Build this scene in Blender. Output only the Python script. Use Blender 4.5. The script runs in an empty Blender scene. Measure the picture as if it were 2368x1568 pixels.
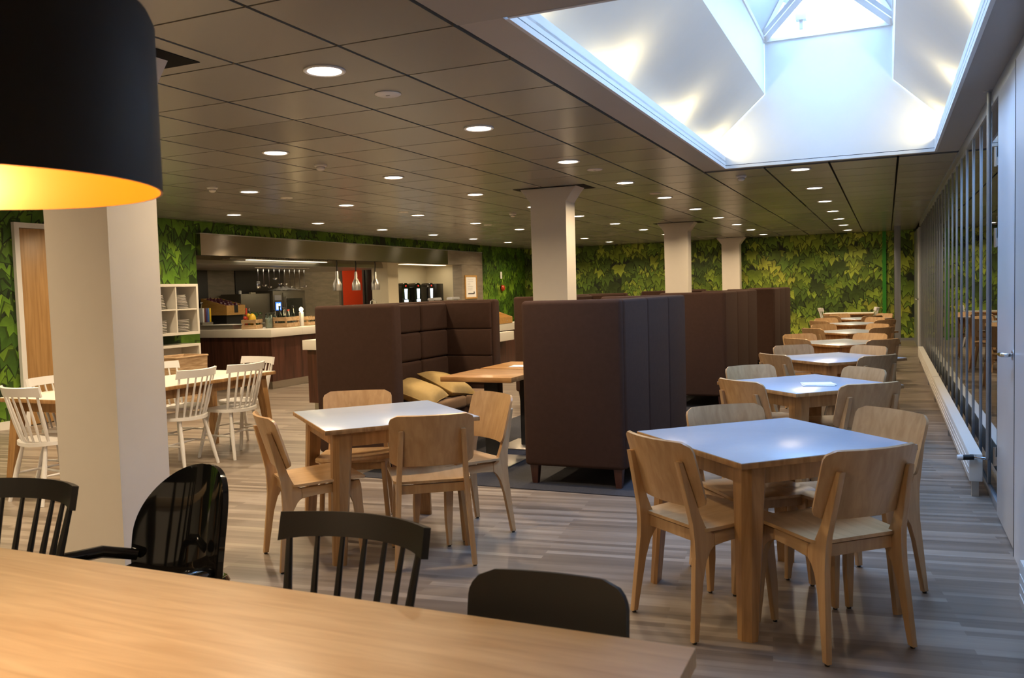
import bpy, bmesh, math, random
from mathutils import Vector, Matrix
random.seed(7)
PI = math.pi
R = math.radians
scn = bpy.context.scene
col = scn.collection

# ------------------------------------------------------------------ camera
cam_d = bpy.data.cameras.new('camera')
cam_d.sensor_width = 36.0
cam_d.lens = 1956.98 / 2368 * 36.0
cam_d.clip_start = 0.05
cam_d.dof.use_dof = True
cam_d.dof.focus_distance = 6.0
cam_d.dof.aperture_fstop = 6.5
cam = bpy.data.objects.new('camera', cam_d)
col.objects.link(cam)
_yaw, _pit, _rol = 0.417791, 0.056445, -0.028946
_f = Vector((-math.sin(_yaw) * math.cos(_pit), math.cos(_yaw) * math.cos(_pit), -math.sin(_pit)))
_r = Vector((math.cos(_yaw), math.sin(_yaw), 0))
_u = _r.cross(_f)
_r2 = _r * math.cos(_rol) + _u * math.sin(_rol)
_u2 = _u * math.cos(_rol) - _r * math.sin(_rol)
_m = Matrix((_r2, _u2, -_f)).transposed().to_4x4()
_m.translation = (0, 0, 1.3935)
cam.matrix_world = _m
scn.camera = cam

# ------------------------------------------------------------------ world, exposure
w = bpy.data.worlds.new('sky')
scn.world = w
w.use_nodes = True
w.node_tree.nodes['Background'].inputs[0].default_value = (0.30, 0.55, 1.0, 1)
w.node_tree.nodes['Background'].inputs[1].default_value = 17.0
scn.view_settings.view_transform = 'Standard'
scn.view_settings.look = 'None'
scn.view_settings.exposure = 0.0
scn.view_settings.gamma = 1.0
scn.view_settings.use_curve_mapping = False
scn.cycles.max_bounces = 8
scn.cycles.diffuse_bounces = 4
scn.cycles.glossy_bounces = 4
scn.cycles.transparent_max_bounces = 12
scn.cycles.sample_clamp_indirect = 4.0
scn.cycles.use_denoising = True
DOWN_W = 22.0        # watts of one ceiling downlight
WARM = (1.0, 0.76, 0.475)
CEIL = 2.533

# ------------------------------------------------------------------ materials
def new_mat(name):
    m = bpy.data.materials.new(name)
    m.use_nodes = True
    return m, m.node_tree, m.node_tree.nodes['Principled BSDF']

def plain(name, c, rough=0.5, metal=0.0, spec=0.5, noise=0.06, scale=8.0, bump=0.0, coat=0.0, aniso=None):
    m, nt, b = new_mat(name)
    tc = nt.nodes.new('ShaderNodeTexCoord')
    nz = nt.nodes.new('ShaderNodeTexNoise')
    nz.inputs['Scale'].default_value = scale
    nz.inputs['Detail'].default_value = 3
    mp = nt.nodes.new('ShaderNodeMapping')
    nt.links.new(tc.outputs['Object'], mp.inputs[0])
    if aniso: mp.inputs['Scale'].default_value = aniso
    nt.links.new(mp.outputs[0], nz.inputs['Vector'])
    mx = nt.nodes.new('ShaderNodeMix'); mx.data_type = 'RGBA'
    lo = [max(0, x * (1 - noise)) for x in c[:3]] + [1]
    hi = [min(1, x * (1 + noise)) for x in c[:3]] + [1]
    mx.inputs[6].default_value = lo; mx.inputs[7].default_value = hi
    nt.links.new(nz.outputs['Fac'], mx.inputs[0])
    nt.links.new(mx.outputs[2], b.inputs['Base Color'])
    b.inputs['Roughness'].default_value = rough
    b.inputs['Metallic'].default_value = metal
    b.inputs['Specular IOR Level'].default_value = spec
    if coat: b.inputs['Coat Weight'].default_value = coat; b.inputs['Coat Roughness'].default_value = 0.03
    if bump:
        bp = nt.nodes.new('ShaderNodeBump'); bp.inputs['Strength'].default_value = bump; bp.inputs['Distance'].default_value = 0.002
        n2 = nt.nodes.new('ShaderNodeTexNoise'); n2.inputs['Scale'].default_value = scale * 40
        nt.links.new(tc.outputs['Object'], n2.inputs['Vector'])
        nt.links.new(n2.outputs['Fac'], bp.inputs['Height'])
        nt.links.new(bp.outputs[0], b.inputs['Normal'])
    return m

def wood(name, c1, c2, grain=(40, 40, 3), rough=0.42, rand=0.12, coat=0.0):
    m, nt, b = new_mat(name)
    tc = nt.nodes.new('ShaderNodeTexCoord'); mp = nt.nodes.new('ShaderNodeMapping')
    mp.inputs['Scale'].default_value = grain
    nt.links.new(tc.outputs['Object'], mp.inputs[0])
    oi = nt.nodes.new('ShaderNodeObjectInfo')
    ad = nt.nodes.new('ShaderNodeVectorMath'); ad.operation = 'ADD'
    sc = nt.nodes.new('ShaderNodeMath'); sc.operation = 'MULTIPLY'; sc.inputs[1].default_value = 17.0
    nt.links.new(oi.outputs['Random'], sc.inputs[0])
    nt.links.new(mp.outputs[0], ad.inputs[0]); nt.links.new(sc.outputs[0], ad.inputs[1])
    nz = nt.nodes.new('ShaderNodeTexNoise'); nz.inputs['Scale'].default_value = 1.0
    nz.inputs['Detail'].default_value = 5; nz.inputs['Distortion'].default_value = 0.6
    nt.links.new(ad.outputs[0], nz.inputs['Vector'])
    cr = nt.nodes.new('ShaderNodeValToRGB')
    cr.color_ramp.elements[0].position = 0.32; cr.color_ramp.elements[0].color = (*c1, 1)
    cr.color_ramp.elements[1].position = 0.68; cr.color_ramp.elements[1].color = (*c2, 1)
    nt.links.new(nz.outputs['Fac'], cr.inputs[0])
    hs = nt.nodes.new('ShaderNodeHueSaturation')
    mr = nt.nodes.new('ShaderNodeMapRange')
    mr.inputs[3].default_value = 1 - rand; mr.inputs[4].default_value = 1 + rand
    nt.links.new(oi.outputs['Random'], mr.inputs[0]); nt.links.new(mr.outputs[0], hs.inputs['Value'])
    nt.links.new(cr.outputs[0], hs.inputs['Color'])
    nt.links.new(hs.outputs[0], b.inputs['Base Color'])
    b.inputs['Roughness'].default_value = rough
    if coat: b.inputs['Coat Weight'].default_value = coat
    return m

def emit(name, c, s):
    m, nt, b = new_mat(name)
    b.inputs['Base Color'].default_value = (*c, 1)
    b.inputs['Emission Color'].default_value = (*c, 1)
    b.inputs['Emission Strength'].default_value = s
    return m

def glass(name, tint, refl_rough=0.0, refl=0.12, facing=True):
    m, nt, b = new_mat(name)
    nt.nodes.remove(b)
    out = nt.nodes['Material Output']
    tr = nt.nodes.new('ShaderNodeBsdfTransparent'); tr.inputs[0].default_value = (*tint, 1)
    gl = nt.nodes.new('ShaderNodeBsdfGlossy'); gl.inputs['Roughness'].default_value = refl_rough
    gl.inputs['Color'].default_value = (0.9, 0.95, 1, 1)
    lw = nt.nodes.new('ShaderNodeFresnel'); lw.inputs['IOR'].default_value = 1.5
    ad = nt.nodes.new('ShaderNodeMath'); ad.operation = 'ADD'; ad.inputs[1].default_value = refl; ad.use_clamp = True
    mx = nt.nodes.new('ShaderNodeMixShader')
    nt.links.new(lw.outputs[0], ad.inputs[0]); nt.links.new(ad.outputs[0], mx.inputs[0])
    nt.links.new(tr.outputs[0], mx.inputs[1]); nt.links.new(gl.outputs[0], mx.inputs[2])
    nt.links.new(mx.outputs[0], out.inputs[0])
    return m

def floor_mat():
    m, nt, b = new_mat('vinyl_plank')
    tc = nt.nodes.new('ShaderNodeTexCoord'); mp = nt.nodes.new('ShaderNodeMapping')
    mp.inputs['Rotation'].default_value = (0, 0, R(-7))
    nt.links.new(tc.outputs['Object'], mp.inputs[0])
    br = nt.nodes.new('ShaderNodeTexBrick')
    br.inputs['Scale'].default_value = 1.0
    br.inputs['Brick Width'].default_value = 1.15
    br.inputs['Row Height'].default_value = 0.045
    br.inputs['Mortar Size'].default_value = 0.0
    br.inputs['Mortar Smooth'].default_value = 0
    br.inputs['Bias'].default_value = 0.0
    br.offset = 0.37; br.offset_frequency = 2; br.squash = 1
    br.inputs['Color1'].default_value = (0.0, 0.0, 0.0, 1); br.inputs['Color2'].default_value = (1, 1, 1, 1)
    nt.links.new(mp.outputs[0], br.inputs['Vector'])
    mp2 = nt.nodes.new('ShaderNodeMapping'); mp2.inputs['Scale'].default_value = (1.3, 26, 1)
    nt.links.new(mp.outputs[0], mp2.inputs[0])
    nz = nt.nodes.new('ShaderNodeTexNoise'); nz.inputs['Scale'].default_value = 1.0; nz.inputs['Detail'].default_value = 6
    nz.inputs['Roughness'].default_value = 0.65
    nt.links.new(mp2.outputs[0], nz.inputs['Vector'])
    mx = nt.nodes.new('ShaderNodeMix'); mx.data_type = 'FLOAT'; mx.inputs[0].default_value = 0.45
    nt.links.new(nz.outputs['Fac'], mx.inputs[2]); nt.links.new(br.outputs['Color'], mx.inputs[3])
    cr = nt.nodes.new('ShaderNodeValToRGB')
    e = cr.color_ramp.elements
    e[0].position = 0.15; e[0].color = (0.115, 0.088, 0.068, 1)
    e[1].position = 0.85; e[1].color = (0.36, 0.305, 0.25, 1)
    n2 = e.new(0.5); n2.color = (0.215, 0.17, 0.135, 1)
    nt.links.new(mx.outputs[0], cr.inputs[0])
    nt.links.new(cr.outputs[0], b.inputs['Base Color'])
    b.inputs['Roughness'].default_value = 0.36
    bp = nt.nodes.new('ShaderNodeBump'); bp.inputs['Strength'].default_value = 0.15; bp.inputs['Distance'].default_value = 0.002
    nt.links.new(nz.outputs['Fac'], bp.inputs['Height']); nt.links.new(bp.outputs[0], b.inputs['Normal'])
    return m

def tile_mat():
    # ceiling tiles: satin metal, each tile a hair different
    m, nt, b = new_mat('ceiling_tile')
    tc = nt.nodes.new('ShaderNodeTexCoord'); mp = nt.nodes.new('ShaderNodeMapping')
    mp.inputs['Location'].default_value = (1.684 / 0.6, -2.68 / 0.606, 0); mp.inputs['Scale'].default_value = (1 / 0.6, 1 / 0.606, 0)
    nt.links.new(tc.outputs['Object'], mp.inputs[0])
    fl = nt.nodes.new('ShaderNodeVectorMath'); fl.operation = 'FLOOR'
    nt.links.new(mp.outputs[0], fl.inputs[0])
    wn = nt.nodes.new('ShaderNodeTexWhiteNoise'); wn.noise_dimensions = '2D'
    nt.links.new(fl.outputs[0], wn.inputs['Vector'])
    cr = nt.nodes.new('ShaderNodeValToRGB')
    cr.color_ramp.elements[0].color = (0.225, 0.215, 0.19, 1); cr.color_ramp.elements[1].color = (0.27, 0.26, 0.232, 1)
    nt.links.new(wn.outputs['Value'], cr.inputs[0]); nt.links.new(cr.outputs[0], b.inputs['Base Color'])
    b.inputs['Roughness'].default_value = 0.27
    b.inputs['Specular IOR Level'].default_value = 0.75
    return m

def vcol_mat(name, rough=0.55):
    m, nt, b = new_mat(name)
    a = nt.nodes.new('ShaderNodeVertexColor'); a.layer_name = 'print'
    tc = nt.nodes.new('ShaderNodeTexCoord')
    nz = nt.nodes.new('ShaderNodeTexNoise'); nz.inputs['Scale'].default_value = 14; nz.inputs['Detail'].default_value = 4
    nt.links.new(tc.outputs['Object'], nz.inputs['Vector'])
    mr = nt.nodes.new('ShaderNodeMapRange'); mr.inputs[3].default_value = 0.72; mr.inputs[4].default_value = 1.28
    nt.links.new(nz.outputs['Fac'], mr.inputs[0])
    mu = nt.nodes.new('ShaderNodeMix'); mu.data_type = 'RGBA'; mu.blend_type = 'MULTIPLY'; mu.inputs[0].default_value = 1
    nt.links.new(a.outputs[0], mu.inputs[6]); nt.links.new(mr.outputs[0], mu.inputs[7])
    nt.links.new(mu.outputs[2], b.inputs['Base Color'])
    b.inputs['Roughness'].default_value = rough
    b.inputs['Specular IOR Level'].default_value = 0.35
    return m

M = {}
M['floor'] = floor_mat()
M['tile'] = tile_mat()
M['gap'] = plain('ceiling_gap', (0.018, 0.017, 0.015), 0.9, spec=0.1)
M['band2'] = plain('lit_tone_band', (0.40, 0.37, 0.345), 0.4, noise=0.03)  # paler copy of the ceiling band, shading of its slope put into the colour
M['band'] = plain('ceiling_band', (0.33, 0.31, 0.29), 0.4, noise=0.03)
M['white'] = plain('white_paint', (0.80, 0.77, 0.72), 0.55, noise=0.02)
M['shaft'] = plain('shaft_white', (0.72, 0.72, 0.70), 0.6, noise=0.02)
M['column'] = plain('column_paint', (0.74, 0.68, 0.60), 0.6, noise=0.03)
M['white_gloss'] = plain('white_lacquer', (0.82, 0.80, 0.78), 0.3, noise=0.02)
M['white_lam'] = plain('white_laminate', (0.78, 0.74, 0.66), 0.35, noise=0.02)
M['grey_lam'] = plain('grey_laminate', (0.40, 0.46, 0.56), 0.25, noise=0.03, scale=20)
M['beech'] = wood('beech_ply', (0.43, 0.255, 0.115), (0.55, 0.35, 0.175), (30, 30, 3), 0.36)
M['beech_h'] = wood('beech_ply_seat', (0.44, 0.265, 0.12), (0.56, 0.365, 0.185), (30, 3, 30), 0.33)
M['ash'] = wood('ash_frame', (0.27, 0.135, 0.045), (0.45, 0.255, 0.105), (34, 34, 2.5), 0.42)
M['oak'] = wood('oak_top', (0.66, 0.455, 0.25), (0.82, 0.61, 0.37), (3.0, 34, 10), 0.36, rand=0.0)
M['acacia'] = wood('butcher_block', (0.30, 0.14, 0.045), (0.52, 0.28, 0.10), (4, 22, 22), 0.35)
M['pallet'] = wood('crate_pine', (0.34, 0.21, 0.10), (0.60, 0.42, 0.24), (4, 30, 30), 0.6)
M['pine'] = wood('onion_crate_pine', (0.48, 0.25, 0.06), (0.58, 0.33, 0.10), (4, 30, 30), 0.5)
M['darkwood'] = wood('wenge_panel', (0.035, 0.012, 0.007), (0.10, 0.036, 0.022), (30, 14, 1.2), 0.35, rand=0.05)
M['doorwood'] = wood('oak_door', (0.35, 0.19, 0.065), (0.48, 0.28, 0.11), (30, 30, 1.6), 0.42, rand=0.0)
M['black'] = plain('black_lacquer', (0.012, 0.011, 0.010), 0.34, noise=0.1)
M['black_gloss'] = plain('black_plastic_gloss', (0.006, 0.006, 0.006), 0.06, noise=0.1, coat=0.6)
M['black_matt'] = plain('black_plastic_matt', (0.012, 0.011, 0.010), 0.55, noise=0.1)
M['shade_out'] = plain('shade_black_fabric', (0.012, 0.011, 0.011), 0.6, noise=0.1, bump=0.1, scale=20)
M['shade_in'] = plain('shade_gold_lining', (0.34, 0.115, 0.004), 0.34, metal=0.3, noise=0.04)
M['fabric'] = plain('brown_felt', (0.050, 0.026, 0.018), 0.95, noise=0.18, scale=30, bump=0.35, spec=0.2)
M['seatfab'] = plain('taupe_seat_fabric', (0.24, 0.155, 0.10), 0.85, noise=0.1, scale=30, bump=0.3, spec=0.2)
M['cushion'] = plain('mustard_cushion', (0.46, 0.32, 0.13), 0.9, noise=0.1, scale=40, bump=0.4, spec=0.2)
M['carpet'] = plain('charcoal_carpet', (0.045, 0.045, 0.052), 0.95, noise=0.25, scale=60, bump=0.5, spec=0.2)
M['steel'] = plain('brushed_steel', (0.52, 0.48, 0.42), 0.28, metal=1.0, noise=0.08, scale=3, aniso=(1, 1, 40))
M['fascia'] = plain('fascia_steel', (0.40, 0.345, 0.27), 0.26, metal=1.0, noise=0.05, scale=3, aniso=(1, 40, 1))
_b = M['fascia'].node_tree.nodes['Principled BSDF']; _t = M['fascia'].node_tree.nodes.new('ShaderNodeCombineXYZ'); _t.inputs[2].default_value = 1.0
M['fascia'].node_tree.links.new(_t.outputs[0], _b.inputs['Tangent']); _b.inputs['Anisotropic'].default_value = 0.92; _b.inputs['Anisotropic Rotation'].default_value = 0.0
M['steel2'] = plain('satin_steel', (0.56, 0.53, 0.48), 0.38, metal=1.0, noise=0.05)
M['chrome'] = plain('chrome', (0.75, 0.76, 0.78), 0.12, metal=1.0, noise=0.02)
M['alu'] = plain('grey_aluminium', (0.33, 0.35, 0.38), 0.34, metal=0.6, noise=0.04)
M['alu_dark'] = plain('dark_gasket', (0.05, 0.055, 0.06), 0.5)
M['doorpaint'] = plain('pale_grey_paint', (0.62, 0.64, 0.68), 0.3, noise=0.02)
M['radiator'] = plain('radiator_enamel', (0.78, 0.76, 0.71), 0.35, noise=0.02)
M['stone'] = wood('stone_tile', (0.20, 0.165, 0.125), (0.27, 0.225, 0.175), (3, 3, 14), 0.5, rand=0.0)
M['ktile'] = wood('kitchen_tile', (0.17, 0.145, 0.10), (0.24, 0.20, 0.145), (3, 3, 16), 0.4, rand=0.0)
M['kblack'] = plain('black_panel', (0.012, 0.011, 0.010), 0.4)
M['cream'] = plain('cream_wall', (0.66, 0.58, 0.42), 0.6, noise=0.02)
M['red'] = plain('red_door_paint', (0.52, 0.045, 0.012), 0.4, noise=0.04)
M['green'] = plain('green_strip', (0.03, 0.26, 0.02), 0.5)
M['basket'] = wood('woven_basket', (0.36, 0.22, 0.11), (0.62, 0.44, 0.27), (6, 6, 60), 0.8)
M['plate'] = plain('white_porcelain', (0.80, 0.78, 0.74), 0.25, noise=0.02)
M['paper'] = plain('white_paper', (0.86, 0.86, 0.86), 0.7, noise=0.02)
M['ink'] = plain('dark_ink', (0.05, 0.05, 0.06), 0.7)
M['greyplastic'] = plain('grey_plastic', (0.34, 0.34, 0.36), 0.4)
M['onion'] = plain('red_onion_skin', (0.085, 0.012, 0.03), 0.3, noise=0.5, scale=25)
M['yellow'] = plain('yellow_fruit', (0.75, 0.48, 0.03), 0.4, noise=0.1)
M['leafgreen'] = plain('herb_leaf', (0.03, 0.09, 0.015), 0.5, noise=0.4, scale=20)
M['bottle'] = glass('bottle_glass', (0.55, 0.62, 0.56), 0.02, 0.12)
M['greenbottle'] = glass('green_bottle_glass', (0.12, 0.22, 0.06), 0.02, 0.1)
M['jar'] = glass('jar_glass', (0.86, 0.92, 0.88), 0.03, 0.10)
M['jarfill'] = plain('jar_filling', (0.62, 0.68, 0.62), 0.6, noise=0.15, scale=30)
M['amber'] = plain('amber_oil', (0.35, 0.13, 0.02), 0.2)
M['pane'] = glass('partition_glass', (0.30, 0.33, 0.36), 0.0, 0.10)
M['skyglass'] = glass('roof_glass', (0.93, 0.97, 1.0), 0.0, 0.02)
M['ovenglass'] = plain('oven_glass', (0.02, 0.025, 0.02), 0.05, noise=0.05)
M['lamp'] = emit('downlight_lens', (1.0, 0.88, 0.72), 14)
M['cove'] = emit('cove_lamp', (1.0, 0.86, 0.55), 9)
M['bulb'] = emit('warm_bulb', (1.0, 0.68, 0.26), 14)
M['hoodlamp'] = emit('hood_tube', (1.0, 0.86, 0.62), 2.2)
M['steel_dark'] = plain('dull_dark_steel', (0.16, 0.145, 0.11), 0.45, metal=0.7, noise=0.08)
M['screen'] = emit('blue_screen', (0.05, 0.20, 0.9), 1.6)
M['screenw'] = emit('white_screen', (0.75, 0.88, 1.0), 2.4)
M['led'] = emit('red_led', (1.0, 0.03, 0.02), 2.0)
M['flame'] = emit('candle_bulb', (1.0, 0.72, 0.32), 22)
M['mural'] = vcol_mat('ivy_print')
M['printdark'] = plain('ivy_print_dark', (0.012, 0.022, 0.006), 0.6, noise=0.4, scale=4)
M['dark'] = plain('dark_room', (0.06, 0.058, 0.055), 0.7)
BOARD = {}
for nme, cc in (('white', (0.75, 0.74, 0.72)), ('brown', (0.16, 0.05, 0.03)), ('violet', (0.10, 0.07, 0.24)), ('blue', (0.09, 0.22, 0.50)), ('yellow', (0.78, 0.50, 0.01))):
    BOARD[nme] = plain('board_' + nme, cc, 0.4, noise=0.03)

# ------------------------------------------------------------------ mesh builder
class MB:
    def __init__(s): s.bm = bmesh.new()
    def box(s, c, d, rot=(0, 0, 0), bev=0.0, seg=2):
        from mathutils import Euler
        m = Matrix.Translation(c) @ Euler(rot).to_matrix().to_4x4() @ Matrix.Diagonal((*d, 1))
        r = bmesh.ops.create_cube(s.bm, size=1, matrix=m)
        if bev:
            es = list({e for v in r['verts'] for e in v.link_edges})
            bmesh.ops.bevel(s.bm, geom=es, offset=min(bev, min(d) * 0.45), segments=seg, affect='EDGES', profile=0.5)
        return s
    def b(s, x0, x1, y0, y1, z0, z1, bev=0.0, seg=2):
        return s.box(((x0 + x1) / 2, (y0 + y1) / 2, (z0 + z1) / 2), (abs(x1 - x0), abs(y1 - y0), abs(z1 - z0)), bev=bev, seg=seg)
    def face(s, pts):
        s.bm.faces.new([s.bm.verts.new(p) for p in pts]); return s
    def tube(s, pts, rad, n=10, cap=True):
        pts = [Vector(p) for p in pts]
        if not isinstance(rad, (list, tuple)): rad = [rad] * len(pts)
        rings = []
        up = None
        for i, p in enumerate(pts):
            t = (pts[min(i + 1, len(pts) - 1)] - pts[max(i - 1, 0)]).normalized()
            if up is None:
                up = Vector((0, 0, 1)) if abs(t.z) < 0.9 else Vector((1, 0, 0))
            a = t.cross(up).normalized(); bq = t.cross(a).normalized(); up = -bq if bq.dot(up) < 0 else bq
            a = t.cross(up).normalized()
            rings.append([s.bm.verts.new(p + (a * math.cos(2 * PI * k / n) + up * math.sin(2 * PI * k / n)) * rad[i]) for k in range(n)])
        for r0, r1 in zip(rings, rings[1:]):
            for k in range(n): s.bm.faces.new((r0[k], r0[(k + 1) % n], r1[(k + 1) % n], r1[k]))
        if cap:
            s.bm.faces.new(rings[0][::-1]); s.bm.faces.new(rings[-1])
        return s
    def lathe(s, prof, n=24, o=(0, 0, 0), close=True):
        o = Vector(o); rings = []
        for r, z in prof:
            if r < 1e-6: rings.append([s.bm.verts.new(o + Vector((0, 0, z)))])
            else: rings.append([s.bm.verts.new(o + Vector((r * math.cos(2 * PI * k / n), r * math.sin(2 * PI * k / n), z))) for k in range(n)])
        for r0, r1 in zip(rings, rings[1:]):
            for k in range(n):
                k2 = (k + 1) % n
                q = [r0[k % len(r0)], r0[k2 % len(r0)], r1[k2 % len(r1)], r1[k % len(r1)]]
                u = []
                for v in q:
                    if v not in u: u.append(v)
                if len(u) > 2: s.bm.faces.new(u)
        return s
    def prism(s, poly, ax, c0, c1, bev=0.0):
        # poly in the two other axes (order x,y,z), extruded along ax
        def P(a, b, c):
            return {'x': (c, a, b), 'y': (a, c, b), 'z': (a, b, c)}[ax]
        v0 = [s.bm.verts.new(P(a, b, c0)) for a, b in poly]
        v1 = [s.bm.verts.new(P(a, b, c1)) for a, b in poly]
        n = len(poly)
        fs = [s.bm.faces.new(v0), s.bm.faces.new(v1[::-1])]
        for k in range(n): fs.append(s.bm.faces.new((v0[k], v1[k], v1[(k + 1) % n], v0[(k + 1) % n])))
        if bev:
            es = list({e for f in fs[:2] for e in f.edges})
            bmesh.ops.bevel(s.bm, geom=es, offset=bev, segments=1, affect='EDGES')
        return s
    def shell(s, fn, nu, nv, thick):
        # fn(u,v)->point, u,v in 0..1; thickened along the normal
        P = [[Vector(fn(i / nu, j / nv)) for j in range(nv + 1)] for i in range(nu + 1)]
        N = []
        for i in range(nu + 1):
            row = []
            for j in range(nv + 1):
                du = P[min(i + 1, nu)][j] - P[max(i - 1, 0)][j]; dv = P[i][min(j + 1, nv)] - P[i][max(j - 1, 0)]
                nn = du.cross(dv); row.append(nn.normalized() if nn.length > 1e-12 else Vector((0, 0, 1)))
            N.append(row)
        A = [[s.bm.verts.new(P[i][j] + N[i][j] * thick / 2) for j in range(nv + 1)] for i in range(nu + 1)]
        B = [[s.bm.verts.new(P[i][j] - N[i][j] * thick / 2) for j in range(nv + 1)] for i in range(nu + 1)]
        for i in range(nu):
            for j in range(nv):
                s.bm.faces.new((A[i][j], A[i + 1][j], A[i + 1][j + 1], A[i][j + 1]))
                s.bm.faces.new((B[i][j], B[i][j + 1], B[i + 1][j + 1], B[i + 1][j]))
        for i in range(nu):
            s.bm.faces.new((A[i][0], B[i][0], B[i + 1][0], A[i + 1][0])); s.bm.faces.new((A[i][nv], A[i + 1][nv], B[i + 1][nv], B[i][nv]))
        for j in range(nv):
            s.bm.faces.new((A[0][j], A[0][j + 1], B[0][j + 1], B[0][j])); s.bm.faces.new((A[nu][j], B[nu][j], B[nu][j + 1], A[nu][j + 1]))
        return s
    def blob(s, c, r, sub=2, sq=(1, 1, 1), jit=0.0):
        m = Matrix.Translation(c) @ Matrix.Diagonal((*[r * q for q in sq], 1))
        q = bmesh.ops.create_icosphere(s.bm, subdivisions=sub, radius=1, matrix=m)
        if jit:
            for v in q['verts']: v.co += Vector((random.uniform(-1, 1), random.uniform(-1, 1), random.uniform(-1, 1))) * jit
        return s
    def lean(s, sx, k=0.058):
        for v in s.bm.verts: v.co.x -= sx * k * v.co.z
        return s
    def build(s, name, mat, parent=None, smooth=35, loc=(0, 0, 0)):
        bmesh.ops.recalc_face_normals(s.bm, faces=s.bm.faces[:])
        me = bpy.data.meshes.new(name); s.bm.to_mesh(me); s.bm.free()
        me.materials.append(mat)
        if smooth:
            me.polygons.foreach_set('use_smooth', [True] * len(me.polygons))
            me.set_sharp_from_angle(angle=R(smooth))
        o = bpy.data.objects.new(name, me); col.objects.link(o); o.location = loc
        if parent: o.parent = parent
        return o

def tag(o, label=None, cat=None, group=None, kind=None):
    if label: o['label'] = label
    if cat: o['category'] = cat
    if group: o['group'] = group
    if kind: o['kind'] = kind
    return o

def thing(name, label, cat, loc=(0, 0, 0), rz=0.0, group=None):
    o = bpy.data.objects.new(name, None); col.objects.link(o)
    o.empty_display_size = 0.1
    o.location = loc; o.rotation_euler = (0, 0, rz)
    return tag(o, label, cat, group)

def struct(o): o['kind'] = 'structure'; return o

def copy_tree(o, parent=None):
    c = o.copy(); col.objects.link(c)
    if parent: c.parent = parent
    for ch in list(o.children): copy_tree(ch, c)
    return c

def rrect(w, h, r, n=5, cx=0, cy=0):
    pts = []
    for sx, sy, a0 in ((1, 1, 0), (-1, 1, 90), (-1, -1, 180), (1, -1, 270)):
        for k in range(n + 1):
            a = R(a0 + 90 * k / n)
            pts.append((cx + sx * (w / 2 - r) + r * math.cos(a), cy + sy * (h / 2 - r) + r * math.sin(a)))
    return pts

# ================================================================== THE SETTING
XL, XR, YB, YF = -9.1, 0.604, -2.2, 21.5
struct(MB().b(-13.0, 3.2, YB, 22.2, -0.1, 0).build('floor', M['floor'], smooth=0))
SX0, SX1, SY0, SY1 = -1.435, 0.393, 3.3, 8.5
# ceiling: a dark slab above and one satin tile per field below it, open under the rooflight
g = MB()
e = 0.03
g.b(-13.0, SX0 - e, YB, 22.2, CEIL + 0.02, CEIL + 0.05); g.b(SX1 + e, 3.2, YB, 22.2, CEIL + 0.02, CEIL + 0.05)
g.b(SX0 - e, SX1 + e, YB, SY0 - e, CEIL + 0.02, CEIL + 0.05); g.b(SX0 - e, SX1 + e, SY1 + e, 22.2, CEIL + 0.02, CEIL + 0.05)
g.build('trim_1', M['gap'], smooth=0)['kind'] = 'structure'
t = MB()
TX, TY, TOX, TOY = 0.6, 0.606, -1.684, 2.68
def tile(x0, x1, y0, y1):
    t.b(x0 + 0.010, x1 - 0.010, y0 + 0.0065, y1 - 0.0065, CEIL, CEIL + 0.018)
for i in range(13):
    for j in range(-8, 32):
        x0 = TOX - (i + 1) * TX; x1 = TOX - i * TX
        if x0 < XL: x0 = XL
        if x1 <= XL: continue
        y0 = TOY + j * TY
        if y0 + TY > YF: continue
        if abs((x0 + x1) / 2 + 3.784) < 0.1 and abs(y0 + TY / 2 - 4.80) < 0.1: continue
        tile(x0, x1, y0, y0 + TY)
for x0, x1 in ((-1.684, -1.10), (-1.10, -0.50), (-0.50, 0.10), (0.10, XR)):
    for j in range(10, 32):
        y0 = TOY + j * TY
        if y0 < SY1 + 0.08 or y0 + TY > YF: continue
        tile(x0, x1, y0, y0 + TY)
struct(t.build('ceiling', M['tile'], smooth=0))
g = MB()
e = 0.021
g.b(SX1 + e, XR, SY0 - e, SY1 + e, CEIL - 0.004, CEIL + 0.018)
g.b(-1.666, XR, SY1 + e + 0.001, SY1 + 0.1, CEIL - 0.004, CEIL + 0.018)
g.b(-1.666, XR, YB, SY0 - e - 0.001, CEIL - 0.004, CEIL + 0.018)
struct(g.build('trim_2', M['band'], smooth=0))
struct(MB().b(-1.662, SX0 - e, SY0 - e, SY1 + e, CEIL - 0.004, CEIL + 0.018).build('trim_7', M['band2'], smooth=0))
# ---- rooflight shaft
sh = struct(bpy.data.objects.new('trim_3', None)); col.objects.link(sh)
g = MB()   # lip board round the opening with its shadow line
for (x0, x1, y0, y1) in ((SX0 - 0.02, SX0, SY0, SY1), (SX1, SX1 + 0.02, SY0, SY1), (SX0, SX1, SY1, SY1 + 0.02), (SX0, SX1, SY0 - 0.02, SY0)):
    g.b(x0, x1, y0, y1, CEIL - 0.006, CEIL + 0.022)
    if x1 - x0 < 0.1: g.b(x0, x1, y0, y1, CEIL + 0.027, 2.645)
g.build('lip_board', M['shaft'], sh, smooth=0)
TXL, TXR, TZ0, TZ1 = -1.06, 0.06, 3.20, 3.70
def slope_panel(sg):
    xa, za, xb, zb = (-1.72, 2.60, TXL, TZ0) if sg < 0 else (0.68, 2.60, TXR, TZ0)
    q = MB()
    q.face(((xa, SY0, za), (xa, SY1, za), (xb, SY1, zb), (xb, SY0, zb)))
    q.b(min(xa, SX0 if sg < 0 else SX1), max(xa, SX0 if sg < 0 else SX1), SY0, SY1, 2.585, 2.60)
    q.face(((xb, SY0, zb), (xb, SY1, zb), (xb, SY1, TZ1), (xb, SY0, TZ1)))
    return q
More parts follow.
